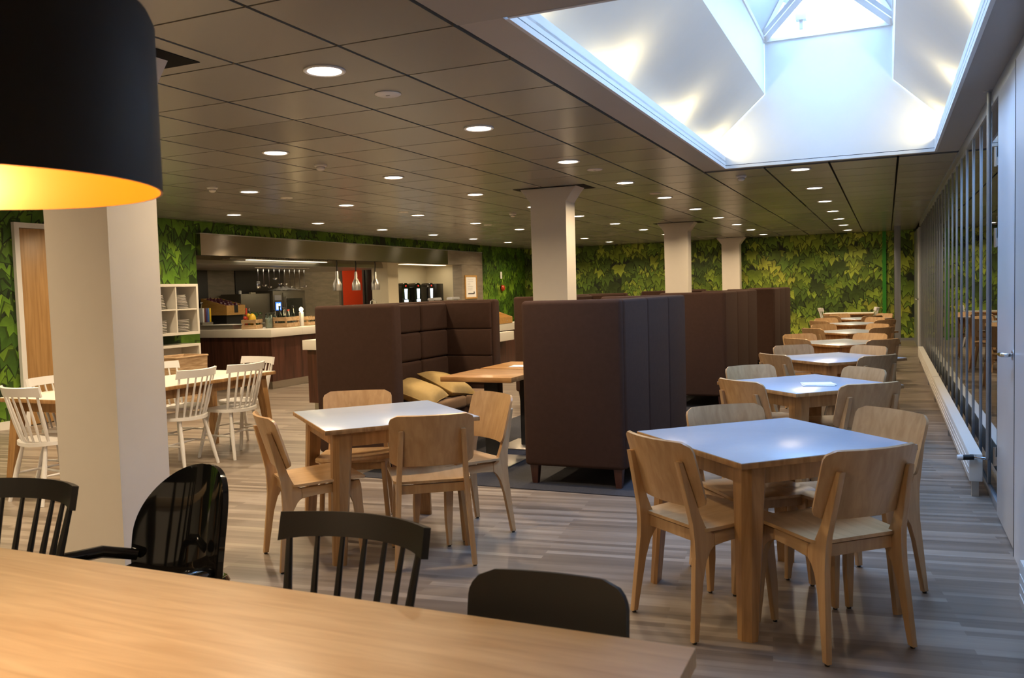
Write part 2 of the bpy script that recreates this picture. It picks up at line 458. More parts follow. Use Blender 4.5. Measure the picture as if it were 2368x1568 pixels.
slope_panel(-1).build('slope_panel', M['shaft'], sh, smooth=0)
slope_panel(1).build('slope_panel', M['shaft'], sh, smooth=0)
for y in (SY0 - 0.004, SY1 + 0.004):
    q = MB(); q.face([(x, y, z) for x, z in ((-1.72, 2.60), (SX0 - 0.02, 2.60), (SX0 - 0.02, 2.561), (SX1 + 0.02, 2.561), (SX1 + 0.02, 2.60), (0.68, 2.60), (TXR, TZ0), (TXR, TZ1), (TXL, TZ1), (TXL, TZ0))])
    q.build('end_panel', M['shaft'], sh, smooth=0)
# ---- glazed hip roof above the shaft
win = struct(bpy.data.objects.new('window_1', None)); col.objects.link(win)
AZ = 4.03
ya, yb = SY1 - 0.62, SY0 + 0.62
xm = (TXL + TXR) / 2
g = MB()
def bar(p, q, wd=0.035): g.tube([p, q], wd, n=4)
for p, q in (((TXL, SY1, TZ1), (xm, ya, AZ)), ((TXR, SY1, TZ1), (xm, ya, AZ)), ((TXL, SY0, TZ1), (xm, yb, AZ)), ((TXR, SY0, TZ1), (xm, yb, AZ)), ((xm, ya, AZ), (xm, yb, AZ))):
    bar(p, q)
for k in range(1, 5):
    y = yb + (ya - yb) * k / 5
    bar((TXL, y, TZ1), (xm, y, AZ), 0.022); bar((TXR, y, TZ1), (xm, y, AZ), 0.022)
g.b(TXL - 0.03, TXL + 0.012, SY0, SY1, TZ1 - 0.015, TZ1 + 0.04); g.b(TXR - 0.012, TXR + 0.03, SY0, SY1, TZ1 - 0.015, TZ1 + 0.04)
g.b(TXL, TXR, SY1 - 0.012, SY1 + 0.03, TZ1 - 0.015, TZ1 + 0.04); g.b(TXL, TXR, SY0 - 0.03, SY0 + 0.012, TZ1 - 0.015, TZ1 + 0.04)
g.build('glazing_bar', M['white_gloss'], win, smooth=0)
g = MB(); e = 0.02
g.face(((TXL, SY1, TZ1 + e), (TXR, SY1, TZ1 + e), (xm, ya, AZ + e))); g.face(((TXL, SY0, TZ1 + e), (TXR, SY0, TZ1 + e), (xm, yb, AZ + e)))
g.face(((TXL, SY0, TZ1 + e), (TXL, SY1, TZ1 + e), (xm, ya, AZ + e), (xm, yb, AZ + e))); g.face(((TXR, SY0, TZ1 + e), (TXR, SY1, TZ1 + e), (xm, ya, AZ + e), (xm, yb, AZ + e)))
g.build('glass_pane', M['skyglass'], win, smooth=0)
g = MB()
g.b(-0.75, -0.66, 8.25, 8.33, 3.78, 3.92); g.b(-0.72, -0.69, 8.27, 8.30, 3.70, 3.78)
g.build('vent_motor', M['white_gloss'], win, smooth=0)
# daylight portal in the throat (guides sampling of the sky)
pd = bpy.data.lights.new('sky_portal', 'AREA'); pd.shape = 'RECTANGLE'; pd.size = 1.1; pd.size_y = 5.1
pd.cycles.is_portal = True
po = bpy.data.objects.new('sky_portal', pd); col.objects.link(po); po.location = (xm, (SY0 + SY1) / 2, TZ1 - 0.03)
# cove lamps standing in the trough of the shaft
for i, (x, y) in enumerate([(-1.52, 3.7), (-1.52, 5.2), (-1.52, 6.9), (-1.52, 8.28), (0.48, 3.7), (0.48, 5.2), (0.48, 6.9), (0.48, 8.28)]):
    side = 'left' if x < -1 else 'right'
    nth = ['nearest', 'second', 'third', 'farthest'][i % 4]
    o = thing('cove_lamp', 'small lamp hidden in the %s trough of the rooflight, %s of four' % (side, nth), 'lamp', (x, y, 2.60), group='cove lamps in the rooflight')
    MB().lathe([(0, 0), (0.045, 0), (0.045, 0.02), (0.03, 0.025)], 14).build('lamp_body', M['greyplastic'], o)
    MB().lathe([(0.03, 0.021), (0.028, 0.032), (0, 0.036)], 14).build('lamp_lens', M['cove'], o)
    ld = bpy.data.lights.new('cove_light', 'POINT'); ld.energy = 9; ld.color = (1, 0.82, 0.44); ld.shadow_soft_size = 0.05
    lo = bpy.data.objects.new('cove_light', ld); col.objects.link(lo); lo.parent = o; lo.location = (0, 0, 0.075)

# ---- walls
g = MB()
g.b(XL - 0.15, XL, YB, 9.36, 0, CEIL + 0.02); g.b(XL - 0.15, XL, 18.62, YF, 0, CEIL + 0.02); g.b(XL - 0.15, XL, 9.36, 18.62, 2.35, CEIL + 0.02)
wl = struct(g.build('wall_left', M['printdark'], smooth=0))
wf = struct(MB().b(XL, 3.2, YF, YF + 0.15, 0, CEIL + 0.02).build('wall_far', M['printdark'], smooth=0))
struct(MB().b(-13, 3.2, YB - 0.15, YB, 0, CEIL + 0.02).build('wall_near', M['white'], smooth=0))
# mural of ivy leaves printed on the two walls
OUT = [(0, -1.0), (0.16, -0.66), (0.30, -0.40), (0.62, -0.62), (0.66, -0.22), (0.62, -0.04), (0.98, 0.10), (0.74, 0.38), (0.40, 0.52), (0.12, 0.50), (0, 0.36)]
OUT = OUT + [(-a, b_) for a, b_ in OUT[-2:0:-1]]
def lin(c): return tuple(((x / 255) / 12.92 if x < 10 else ((x / 255 + 0.055) / 1.055) ** 2.4) for x in c)
PAL = [lin(c) for c in ((70, 88, 42), (82, 106, 42), (98, 128, 46), (118, 146, 50), (138, 162, 56), (160, 178, 64), (182, 190, 72))]
PALL = [lin(c) for c in ((54, 82, 32), (66, 102, 32), (82, 122, 34), (100, 142, 40), (118, 158, 46), (138, 172, 58))]
def mural(name, parent, a0, a1, z0, z1, plane, axis, size, pal, holes=()):
    # printed ivy: rows of hanging leaves, the higher leaf over the lower, dark at the stem and pale at the tips
    vs, fs, cs = [], [], []
    rnd = random.Random(5)
    rows = int((z1 - z0 + 0.3) / (size * 0.33)); ncol = int((a1 - a0) / (size * 0.50))
    todo = []
    for r_ in range(rows):
        for c_ in range(ncol):
            todo.append((z0 - 0.05 + (r_ + rnd.uniform(-1.2, 1.2)) * size * 0.33, a0 + (c_ + rnd.uniform(-0.3, 1.3)) * size * 0.50))
    todo.sort()
    n = len(todo)
    for i, (z, a) in enumerate(todo):
        s = size * rnd.choice((0.62, 0.75, 0.9, 1.0, 1.15)); ang = rnd.gauss(0, 0.38)
        if any(h0 < a < h1 and h2 < z < h3 for h0, h1, h2, h3 in holes): continue
        d = 0.0015 + 0.005 * i / n
        patch = 0.5 + 0.5 * math.sin(a * 1.7 + 1.3 * math.sin(z * 2.1)) * math.sin(z * 1.9 + a * 0.6)
        c = pal[min(len(pal) - 1, int(len(pal) * min(0.999, max(0, 0.65 * rnd.random() + 0.35 * patch))))]
        br = rnd.uniform(0.7, 1.15)
        sx = rnd.uniform(0.8, 1.15)
        base = len(vs)
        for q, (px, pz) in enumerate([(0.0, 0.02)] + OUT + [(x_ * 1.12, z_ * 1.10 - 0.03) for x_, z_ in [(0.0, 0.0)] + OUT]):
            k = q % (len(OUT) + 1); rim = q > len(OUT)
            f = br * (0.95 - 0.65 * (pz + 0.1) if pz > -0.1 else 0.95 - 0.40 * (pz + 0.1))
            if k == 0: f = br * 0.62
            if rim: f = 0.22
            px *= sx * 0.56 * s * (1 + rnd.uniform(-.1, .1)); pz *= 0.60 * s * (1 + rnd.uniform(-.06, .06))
            qa = a + px * math.cos(ang) - pz * math.sin(ang); qz = z + px * math.sin(ang) + pz * math.cos(ang)
            qa = min(max(qa, a0), a1); qz = min(max(qz, z0), z1)
            for h0, h1, h2, h3 in holes:
                if h0 < qa < h1 and h2 < qz < h3:
                    w_ = min([(qa - h0, 0), (h1 - qa, 1), (h3 - qz, 3)])[1]
                    if w_ == 0: qa = h0
                    elif w_ == 1: qa = h1
                    else: qz = h3
            d_ = d - (0.5 * 0.005 / n if rim else 0)
            vs.append((plane + d_, qa, qz) if axis == 'x' else (qa, plane - d_, qz))
            cs.append((c[0] * f, c[1] * f, c[2] * f, 1))
        m = len(OUT)
        for b0 in (base + m + 1, base):
            for k in range(m): fs.append((b0, b0 + 1 + k, b0 + 1 + (k + 1) % m))
    me = bpy.data.meshes.new(name); me.from_pydata(vs, [], fs)
    ca = me.color_attributes.new('print', 'FLOAT_COLOR', 'POINT')
    for k, c in enumerate(cs): ca.data[k].color = c
    me.materials.append(M['mural'])
    o = bpy.data.objects.new(name, me); col.objects.link(o); o.parent = parent
    return o
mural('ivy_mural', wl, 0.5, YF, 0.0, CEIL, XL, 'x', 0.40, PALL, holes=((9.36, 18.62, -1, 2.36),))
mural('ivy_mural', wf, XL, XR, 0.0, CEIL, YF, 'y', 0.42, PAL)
# skirting
struct(MB().b(XL + 0.001, XL + 0.03, 0.5, 6.52, 0, 0.09).build('baseboard_left', M['white'], smooth=0))
struct(MB().b(XL, XR, YF - 0.045, YF - 0.02, 0, 0.06).build('baseboard_far', M['alu'], smooth=0))
# green strip, grey post at the far end
o = MB().b(-0.09, -0.01, YF - 0.05, YF - 0.03, 0.0, CEIL - 0.01).build('green_strip', M['green'], smooth=0)
tag(o, 'narrow bright green vertical strip on the ivy wall beside the grey post', 'strip')
o = thing('door_post', 'grey metal post at the far end of the glass partition', 'post', (0.22, 19.75, 0))
MB().b(-0.07, 0.05, -0.06, 0.06, 0, CEIL - 0.001, bev=0.005).build('post', M['alu'], o)
MB().b(-0.078, -0.071, -0.04, 0.04, 0, CEIL - 0.001).build('gasket', M['alu_dark'], o)
# ---- oak door in the left wall
d = struct(bpy.data.objects.new('door_1', None)); col.objects.link(d); d.location = (XL + 0.03, 7.05, 0)
g = MB()
g.b(-0.02, 0.03, -0.50, -0.44, 0, 2.34); g.b(-0.02, 0.03, 0.44, 0.50, 0, 2.34); g.b(-0.02, 0.03, -0.44, 0.44, 2.28, 2.34)
g.build('door_frame', M['white_gloss'], d)
MB().b(-0.01, 0.02, -0.436, 0.436, 0.01, 2.276, bev=0.002).build('door_leaf', M['doorwood'], d)
g = MB(); g.prism([(0.17 * math.cos(2 * PI * k / 40) + 0.09, 1.50 + 0.17 * math.sin(2 * PI * k / 40)) for k in range(40)], 'x', 0.021, 0.026)
g.build('round_window', M['ovenglass'], d)

# ---- glazed partition on the right
gp = struct(bpy.data.objects.new('window_2', None)); col.objects.link(gp)
ys = [5.62] + [6.22 + 0.565 * k for k in range(22)]
yend = 18.65
for i, y in enumerate(ys):
    MB().b(XR - 0.008, XR + 0.05, y - 0.018, y + 0.018, 0.05, 2.45, bev=0.003).build('mullion', M['alu'], gp)
for y0, y1 in zip(ys, ys[1:] + [yend]):
    MB().b(XR + 0.001, XR + 0.007, y0 + 0.018, y1 - 0.018, 0.06, 2.44).build('glass_pane', M['pane'], gp, smooth=0)
MB().b(XR - 0.012, XR + 0.05, 5.60, yend, 0, 0.055, bev=0.004).build('bottom_rail', M['alu'], gp)
MB().b(XR - 0.012, XR + 0.05, YB, yend, 2.44, CEIL - 0.002, bev=0.004).build('top_rail', M['alu'], gp)
g = MB(); g.b(XR + 0.06, XR + 0.075, 5.6, yend, 0.0, 0.001)
g.build('gasket', M['alu_dark'], gp)
# room behind the glass
g = MB(); g.b(3.1, 3.2, YB, 22.2, 0, CEIL); g.build('wall_right', M['dark'], smooth=0)['kind'] = 'structure'
# end of partition: pale door leaf at the far end and the grey leaf near the camera
def leaf(name, y0, y1, hinge_hi):
    d = struct(bpy.data.objects.new(name, None)); col.objects.link(d); d.location = (XR, 0, 0)
    MB().b(-0.022, 0.022, y0 + 0.012, y1 - 0.012, 0.012, 2.43, bev=0.003).build('door_leaf', M['doorpaint'], d)
    yh = y0 + 0.085
    g = MB(); g.lathe([(0, 0), (0.026, 0), (0.026, 0.008), (0, 0.008)], 18)
    h = g.build('handle_rose', M['chrome'], d); h.location = (-0.022, yh, 1.0); h.rotation_euler = (0, -PI / 2, 0)
    MB().tube([(-0.03, yh, 1.0), (-0.062, yh, 1.0), (-0.072, yh + 0.012, 1.0), (-0.074, yh + 0.035, 1.0), (-0.074, yh + 0.12, 0.995)], [0.010, 0.011, 0.012, 0.012, 0.010], 10).build('door_handle', M['chrome'], d)
    for z in (0.35, 1.62, 2.08):
        g = MB(); g.tube([(-0.032, y1, z - 0.055), (-0.032, y1, z + 0.055)], 0.009, 10); g.b(-0.03, -0.022, y1 - 0.012, y1 + 0.03, z - 0.05, z - 0.002)
        g.build('hinge', M['steel2'], d)
    return d
leaf('door_2', 4.80, 5.595, True)
struct(MB().b(XR - 0.03, XR + 0.05, YB, 4.795, 0, 2.44).build('wall_right_near', M['doorpaint'], smooth=0))
struct(MB().b(XR - 0.032, XR - 0.024, 4.79, 4.80, 0, 2.44).build('trim_4', M['alu_dark'], smooth=0))
leaf('door_3', 18.66, 19.5, True)
struct(MB().b(XR - 0.03, XR + 0.05, 19.51, YF, 0, 2.44).build('trim_5', M['alu'], smooth=0))

# ---- charcoal carpet zone under the booths
o = MB().b(-3.75, -1.50, 5.40, 18.4, 0.0, 0.006).build('carpet', M['carpet'], smooth=0)
tag(o, 'charcoal carpet zone on the plank floor under the brown booths', 'carpet')

# ---- columns
def column(y, label):
    o = thing('column', label, 'column', (-3.445, y, 0), group='row of white columns')
    D = 0.29
    # local origin at the middle of the camera side
    sec = [(-0.205, 0), (0.205, 0)]
    g = MB()
    zt, zc = CEIL - 0.002, CEIL - 0.16
    prof = [(-0.205, 0.0), (0.205, 0.0), (0.205, zc), (0.335, zt), (-0.335, zt), (-0.205, zc)]
    g.prism(prof, 'y', 0, D, bev=0.006)
    g.build('shaft', M['column'], o)
    MB().b(-0.40, 0.44, -0.05, D + 0.09, CEIL - 0.003, CEIL - 0.001).build('recess_dark_plate', M['gap'], o, smooth=0)  # flat dark plate, the shade of the ceiling cut-out put into its colour
    return o
column(2.80, 'white column in the left foreground behind the black drum lamp')
column(8.85, 'white column with flared head in the middle, behind the brown booths')
column(15.1, 'white column farther back, second visible with flared head')
column(20.9, 'farthest white column close to the ivy wall')

# ================================================================== CEILING FITTINGS
ROWS = {-0.79: ('beside the glass partition', [9.03 + 1.872 * k for k in range(7)]),
        -2.59: ('beside the rooflight', [3.60, 5.37, 7.18, 8.97, 10.76, 12.67, 14.55, 16.45, 18.28, 20.25]),
        -4.38: ('over the booths', [5.40, 7.14, 8.93, 10.74, 12.55, 14.49, 16.41, 18.28, 20.2]),
        -6.20: ('over the white table', [7.19, 8.96, 10.74, 12.62, 14.45, 16.3, 18.14, 20.0]),
        -8.05: ('along the kitchen wall', [9.01, 10.86, 12.69, 14.51, 16.26, 18.07])}
EXTRA = {-0.79: [], -2.59: [-0.6], -4.38: [0.0, 1.8, 3.6], -6.2: [1.8, 3.6, 5.4], -8.05: [1.8, 3.6, 5.4, 7.2, 19.9]}  # last lamp of the kitchen row is unseen, added to brighten the ivy wall
proto = None
NTH = ['first', 'second', 'third', 'fourth', 'fifth', 'sixth', 'seventh', 'eighth', 'ninth', 'tenth', 'eleventh', 'twelfth', 'thirteenth', 'fourteenth']
dl = bpy.data.lights.new('downlight_beam', 'AREA'); dl.shape = 'DISK'; dl.size = 0.15; dl.energy = DOWN_W; dl.color = WARM; dl.spread = R(150)
for x, (nm, ylist) in ROWS.items():
    al = sorted([(y, 0) for y in EXTRA[x]] + [(y, 1) for y in ylist])
    kk = 0
    for y, vis in al:
        if proto is None:
            o = thing('downlight', '', 'downlight')
            MB().lathe([(0.105, 0), (0.105, -0.006), (0.098, -0.009), (0.086, -0.006), (0.084, 0.004)], 32).build('trim_ring', M['white_gloss'], o)
            MB().lathe([(0.085, -0.002), (0.06, -0.007), (0, -0.009)], 32).build('lens', M['lamp'], o)
            lo = bpy.data.objects.new('downlight_beam', dl); col.objects.link(lo); lo.parent = o; lo.location = (0, 0, -0.012)
            proto = o
        else: o = copy_tree(proto)
        o.location = (x, y, CEIL - 0.0005)
        if vis:
            tag(o, 'round recessed ceiling downlight, %s from the camera in the row %s' % (NTH[kk], nm), 'downlight', 'recessed ceiling downlights'); kk += 1
        else:
            tag(o, 'round recessed ceiling downlight unseen from camera, row %s at %d m' % (nm, round(y * 10)), 'downlight', 'recessed ceiling downlights')
# flat ceiling speakers / blind discs
def disc(x, y, r, label):
    o = thing('ceiling_speaker', label, 'speaker', (x, y, CEIL - 0.0005), group='round white discs in the ceiling')
    MB().lathe([(r, 0), (r, -0.004), (r * 0.9, -0.008), (0, -0.009)], 28).build('grille', M['white'], o)
    MB().b(-0.012, 0.012, -0.003, 0.003, -0.0105, -0.0085).build('badge', M['ink'], o)
disc(-2.588, 4.191, 0.075, 'flat white round ceiling disc nearest the camera, between two downlights')
disc(-2.553, 7.814, 0.075, 'flat white round ceiling disc close to the flared column head')
disc(-6.255, 7.873, 0.075, 'flat white round ceiling disc left of the row over the booths')
disc(-6.116, 10.20, 0.075, 'flat white round ceiling disc before the kitchen hood')
disc(-2.571, 10.226, 0.075, 'flat white round ceiling disc near the second column')
disc(-6.2, 13.1, 0.075, 'flat white round ceiling disc farthest back')
def smoke(x, y, label):
    o = thing('smoke_detector', label, 'smoke detector', (x, y, CEIL - 0.0005), group='smoke detectors')
    MB().lathe([(0.055, 0), (0.055, -0.014), (0.05, -0.018), (0.036, -0.02)], 24).build('base', M['white'], o)
    MB().lathe([(0.036, -0.018), (0.035, -0.026), (0.033, -0.027)], 24).build('slot', M['ink'], o)
    MB().lathe([(0.036, -0.026), (0.034, -0.042), (0.02, -0.05), (0, -0.051)], 24).build('head', M['white'], o)
smoke(-4.476, 6.107, 'white smoke detector on the ceiling left of centre')
smoke(-1.396, 9.206, 'white smoke detector just behind the rooflight corner')
smoke(-5.03, 11.494, 'white smoke detector far back left of the flared column')
smoke(-6.25, 6.70, 'small white smoke detector on the ceiling right of the drum lamp')
o = thing('access_panel', 'plain darker ceiling tile between the drum lamp and the nearest downlights', 'panel', (-3.784, 4.801, CEIL))
MB().b(-0.292, 0.292, -0.298, 0.298, 0.001, 0.018).build('panel', plain('dark_tile', (0.15, 0.14, 0.125), 0.3), o)
# black drum pendant over the foreground table
lx, ly, lz, lr, lh = -1.49, 0.956, 1.597, 0.35, 0.33
o = thing('drum_pendant_lamp', 'large black drum pendant lamp with gold lining above the oak table', 'lamp', (lx, ly, lz))
g = MB(); g.lathe([(lr, 0.0), (lr, 0.01), (lr, lh - 0.03), (lr - 0.008, lh - 0.010), (lr - 0.03, lh), (0.05, lh)], 72); g.build('shade', M['shade_out'], o)
g = MB(); g.lathe([(lr, 0.0), (lr - 0.004, 0.0), (lr - 0.004, lh - 0.03), (lr - 0.04, lh - 0.006), (0.0, lh - 0.006)], 72); g.build('lining', M['shade_in'], o, smooth=50)
MB().tube([(0, 0, lh), (0, 0, CEIL - lz - 0.025)], 0.004, 8).build('cord', M['black_matt'], o)
MB().lathe([(0, CEIL - lz - 0.001), (0.06, CEIL - lz - 0.001), (0.055, CEIL - lz - 0.03), (0, CEIL - lz - 0.034)], 24).build('canopy', M['black_matt'], o)
MB().lathe([(0.02, lh - 0.006), (0.02, lh - 0.07), (0, lh - 0.07)], 16).build('socket', M['black_matt'], o)
MB().lathe([(0.0, lh - 0.18), (0.02, lh - 0.176), (0.036, lh - 0.15), (0.034, lh - 0.12), (0.016, lh - 0.085), (0.014, lh - 0.07)], 20).build('bulb', M['bulb'], o)
pl_ = bpy.data.lights.new('pendant_light', 'POINT'); pl_.energy = 30; pl_.color = (1.0, 0.78, 0.50); pl_.shadow_soft_size = 0.05
lo = bpy.data.objects.new('pendant_light', pl_); col.objects.link(lo); lo.parent = o; lo.location = (0, 0, lh - 0.24)

# ================================================================== FURNITURE
def arc_pts(cx, cz, r, a0, a1, n=6):
    return [(cx + r * math.cos(R(a0 + (a1 - a0) * k / n)), cz + r * math.sin(R(a0 + (a1 - a0) * k / n))) for k in range(n + 1)]

def make_chair():
    o = thing('dining_chair', '', 'chair')
    TH = 0.026
    for sx in (-1, 1):
        xa = sx * 0.197
        # rear leg with its back post, one piece
        poly = [(-0.232, 0.008), (-0.204, 0.008), (-0.168, 0.24), (-0.150, 0.315), (-0.128, 0.352), (-0.10, 0.366), (-0.10, 0.418), (-0.135, 0.43), (-0.150, 0.455), (-0.166, 0.50), (-0.236, 0.715), (-0.262, 0.715), (-0.205, 0.47), (-0.196, 0.40), (-0.200, 0.33)]
        MB().prism(poly, 'x', xa - TH / 2, xa + TH / 2, bev=0.004).lean(sx).build('leg', M['beech'], o)
        poly = [(0.196, 0.008), (0.220, 0.008), (0.222, 0.16), (0.214, 0.40), (0.205, 0.424), (0.10, 0.424), (0.10, 0.378), (0.135, 0.368), (0.158, 0.345), (0.170, 0.30), (0.182, 0.18)]
        MB().prism(poly, 'x', xa - TH / 2, xa + TH / 2, bev=0.004).lean(sx).build('leg', M['beech'], o)
        MB().prism([(-0.10, 0.366), (-0.02, 0.376), (0.10, 0.378), (0.10, 0.424), (-0.10, 0.418)], 'x', xa - TH / 2 + 0.001, xa + TH / 2 - 0.001, bev=0.003).lean(sx).build('side_rail', M['beech_h'], o)
        g = MB(); g.lathe([(0, 0), (0.009, 0), (0.009, 0.01), (0, 0.01)], 10, (xa, -0.218, 0)); g.lathe([(0, 0), (0.009, 0), (0.009, 0.01), (0, 0.01)], 10, (xa, 0.208, 0))
        g.build('glide', M['black_matt'], o)
    MB().b(-0.162, 0.162, 0.165, 0.185, 0.375, 0.42).b(-0.162, 0.162, -0.15, -0.13, 0.375, 0.42).build('cross_rail', M['beech'], o)
    def seat(u, v):
        y = -0.165 + 0.405 * v
        hw = 0.196 + 0.024 * v
        # rounded corners
        r = 0.045
        dv = min(v, 1 - v) * 0.405
        if dv < r: hw -= r - math.sqrt(max(0, r * r - (r - dv) ** 2))
        x = (2 * u - 1) * hw
        z = 0.436 - 0.010 * math.cos(x / 0.2 * PI / 2) * (1 - abs(2 * v - 1) ** 2) - 0.030 * max(0, v - 0.8) ** 2 / 0.04 * 0.45 + 0.012 * v
        return (x, y, z)
    vs = 18
    MB().shell(seat, 14, vs, 0.013).build('seat', M['beech_h'], o, smooth=60)
    def back(u, v):
        z = 0.526 + 0.266 * v
        hw = 0.212
        r = 0.04
        dv = min(v, 1 - v) * 0.266
        if dv < r: hw -= r - math.sqrt(max(0, r * r - (r - dv) ** 2))
        x = (2 * u - 1) * hw
        y = -0.176 - (z - 0.492) * 0.30 + 0.048 * (x / 0.212) ** 2 - 0.024
        return (x, y + 0.012, z)
    MB().shell(back, 14, 16, 0.012).build('backrest', M['beech'], o, smooth=60)
    return o

def make_table():
    o = thing('square_table', '', 'table')
    TZ = 0.715; S = 0.425
    tb = MB().b(-S, S, -S, S, TZ - 0.024, TZ - 0.0015, bev=0.0015).build('table_top', M['ash'], o)
    MB().b(-S + 0.003, S - 0.003, -S + 0.003, S - 0.003, TZ - 0.0014, TZ, bev=0.0005).build('laminate', M['grey_lam'], tb)
    A = 0.345
    for k in range(4):
        a = k * PI / 2
        m = MB().b(-A + 0.05, A - 0.05, -A - 0.012, -A + 0.010, TZ - 0.105, TZ - 0.025, bev=0.002).build('apron', M['ash'], o)
        m.rotation_euler = (0, 0, a)
        # leg: pentagonal section, tapering and splayed outwards
        g = MB()
        def sec(z, c, w_):
            return [(c - w_, c), (c, c - w_), (c + 0.012, c - w_ + 0.012), (c + 0.012, c + 0.012 - 0.028), (c - 0.016, c + 0.012), (c - w_ + 0.012, c + 0.012)], z
        P0, z0 = sec(0.0, 0.385, 0.055); P1, z1 = sec(TZ - 0.025, 0.355, 0.090)
        v0 = [g.bm.verts.new((x, y, z0)) for x, y in P0]; v1 = [g.bm.verts.new((x, y, z1)) for x, y in P1]
        g.bm.faces.new(v0[::-1]); g.bm.faces.new(v1)
        for q in range(6): g.bm.faces.new((v0[q], v0[(q + 1) % 6], v1[(q + 1) % 6], v1[q]))
        m = g.build('leg', M['ash'], o, smooth=20); m.rotation_euler = (0, 0, a)
    return o

chair0 = make_chair(); table0 = make_table(); used = {'c': False, 't': False}
def put_chair(bx, by, rz, label, group):
    o = chair0 if not used['c'] else copy_tree(chair0); used['c'] = True
    rz = R(rz)
    # (bx, by) is the middle of the backrest top
    ox, oy = 0.0, -0.275
    o.location = (bx - (ox * math.cos(rz) - oy * math.sin(rz)), by - (ox * math.sin(rz) + oy * math.cos(rz)), 0)
    o.rotation_euler = (0, 0, rz)
    tag(o, label, 'chair', group)
def put_table(x, y, rz, label):
    o = table0 if not used['t'] else copy_tree(table0); used['t'] = True
    o.location = (x, y, 0); o.rotation_euler = (0, 0, R(rz)); tag(o, label, 'table', 'grey topped square tables'); return o

ORD = ['nearest', 'second', 'third', 'fourth', 'fifth', 'sixth', 'seventh']
TB = [(-0.485, 3.85, 43), (-0.50, 6.02, 44), (-0.44, 8.12, 44), (-0.46, 10.2, 45), (-0.46, 12.4, 44), (-0.48, 14.75, 45), (-0.48, 16.7, 45)]
CH = [[(-0.88, 3.30, -38), (-0.02, 3.29, 43), (-0.77, 4.30, 218), (0.05, 4.29, 135)],
      [(-0.88, 5.42, -40), (-0.06, 5.38, 38), (-0.96, 6.46, 222), (-0.11, 6.36, 132)],
      [(-0.92, 7.48, -46), (-0.03, 7.42, 47), (-0.86, 8.62, 215), (-0.12, 8.52, 138)],
      [(-0.93, 9.60, -46), (0.00, 9.45, 43), (-0.97, 10.52, 213), (-0.15, 10.55, 150)],
      [(-0.93, 11.72, -46), (-0.02, 11.85, 46), (-0.86, 12.90, 222), (-0.08, 12.86, 134)],
      [(-1.0, 14.0, -42), (0.01, 14.1, 44), (-0.96, 15.1, 214), (-0.14, 15.2, 134)],
      [(-0.93, 16.05, -46), (-0.2, 15.85, 40), (-0.84, 17.1, 215), (0.0, 16.9, 130)]]
SIDE = ['front left', 'front right', 'back left', 'back right']
for i, (x, y, a) in enumerate(TB):
    put_table(x, y, a, 'square grey topped table, %s in the row along the glass partition%s' % (ORD[i], ', napkins on it' if i == 1 else ''))
    for k, (bx, by, rz) in enumerate(CH[i]):
        put_chair(bx, by, rz, 'beech plywood chair at the %s corner of the %s table in the right row' % (SIDE[k], ORD[i]), 'beech plywood chairs')
put_table(-2.64, 4.09, 49, 'square grey topped table standing alone left of centre before the booths')
for k, (bx, by, rz) in enumerate([(-2.99, 3.44, -27 - 11), (-2.06, 3.64, 34), (-3.08, 4.50, 209), (-2.12, 4.56, 148)]):
    put_chair(bx, by, rz, 'beech plywood chair at the %s side of the lone table before the booths' % SIDE[k], 'beech plywood chairs')
# napkins
def napkin(x, y, z, rz, label, n=2):
    o = thing('napkin', label, 'napkin', (x, y, z), rz)
    for k in range(n):
        MB().box((0.006 * k, 0.012 * k, 0.003 + 0.005 * k), (0.20, 0.15, 0.0045), rot=(0, 0, R(8 * k))).build('paper_layer', M['paper'], o)
napkin(-0.42, 5.90, 0.7152, R(10), 'folded white napkins on the second table of the right row', 2)

# ---- white table with spindle chairs
def make_spindle(mat, ns):
    o = thing('spindle_chair', '', 'chair')
    SZ = 0.43
    def seat(u, v):
        y = -0.20 + 0.40 * v
        hw = 0.215 * (1 - abs(2 * v - 1) ** 3.2) ** 0.5 if 0 < v < 1 else 0.0
        hw = max(hw, 0.06)
        x = (2 * u - 1) * hw
        z = SZ - 0.012 * math.cos(x / 0.25 * PI / 2)
        return (x, y, z)
    MB().shell(seat, 12, 16, 0.026).build('seat', mat, o, smooth=60)
    for sx in (-1, 1):
        for sy in (-1, 1):
            MB().tube([(sx * 0.135, sy * 0.125, SZ - 0.02), (sx * 0.165, sy * 0.165, 0.22), (sx * 0.195, sy * 0.21, 0.0)], [0.012, 0.018, 0.013], 10).build('leg', mat, o)
        MB().tube([(sx * 0.168, -0.17, 0.20), (sx * 0.168, 0, 0.20), (sx * 0.168, 0.17, 0.20)], [0.007, 0.010, 0.007], 8).build('stretcher', mat, o)
    MB().tube([(-0.168, 0, 0.20), (0, 0, 0.20), (0.168, 0, 0.20)], [0.007, 0.010, 0.007], 8).build('stretcher', mat, o)
    def crest(u, v):
        x = (2 * u - 1) * 0.225
        z = 0.765 + 0.062 * v + 0.004 * (x / 0.22) ** 2 - (0.010 * (abs(2 * u - 1) ** 6) * (1 - v))
        y = -0.262 - (z - 0.76) * 0.25 + 0.075 * (x / 0.225) ** 2
        return (x, y, z)
    MB().shell(crest, 18, 4, 0.019).build('crest_rail', mat, o, smooth=50)
    for k in range(ns):
        f = (k / (ns - 1) * 2 - 1)
        xt = f * 0.200; yt = -0.264 + 0.075 * (xt / 0.225) ** 2
        xb = f * 0.165; yb = -0.165 + 0.045 * f * f
        p0 = Vector((xb, yb, SZ)); p1 = Vector((xt, yt, 0.775))
        r_ = 0.0085 if abs(f) < 0.99 else 0.011
        MB().tube([p0, p0.lerp(p1, 0.35), p1], [r_ * 0.9, r_ * 1.25, r_ * 0.75], 8).build('spindle', mat, o)
    return o
ws = make_spindle(M['white_gloss'], 7); bs = make_spindle(M['black'], 7)
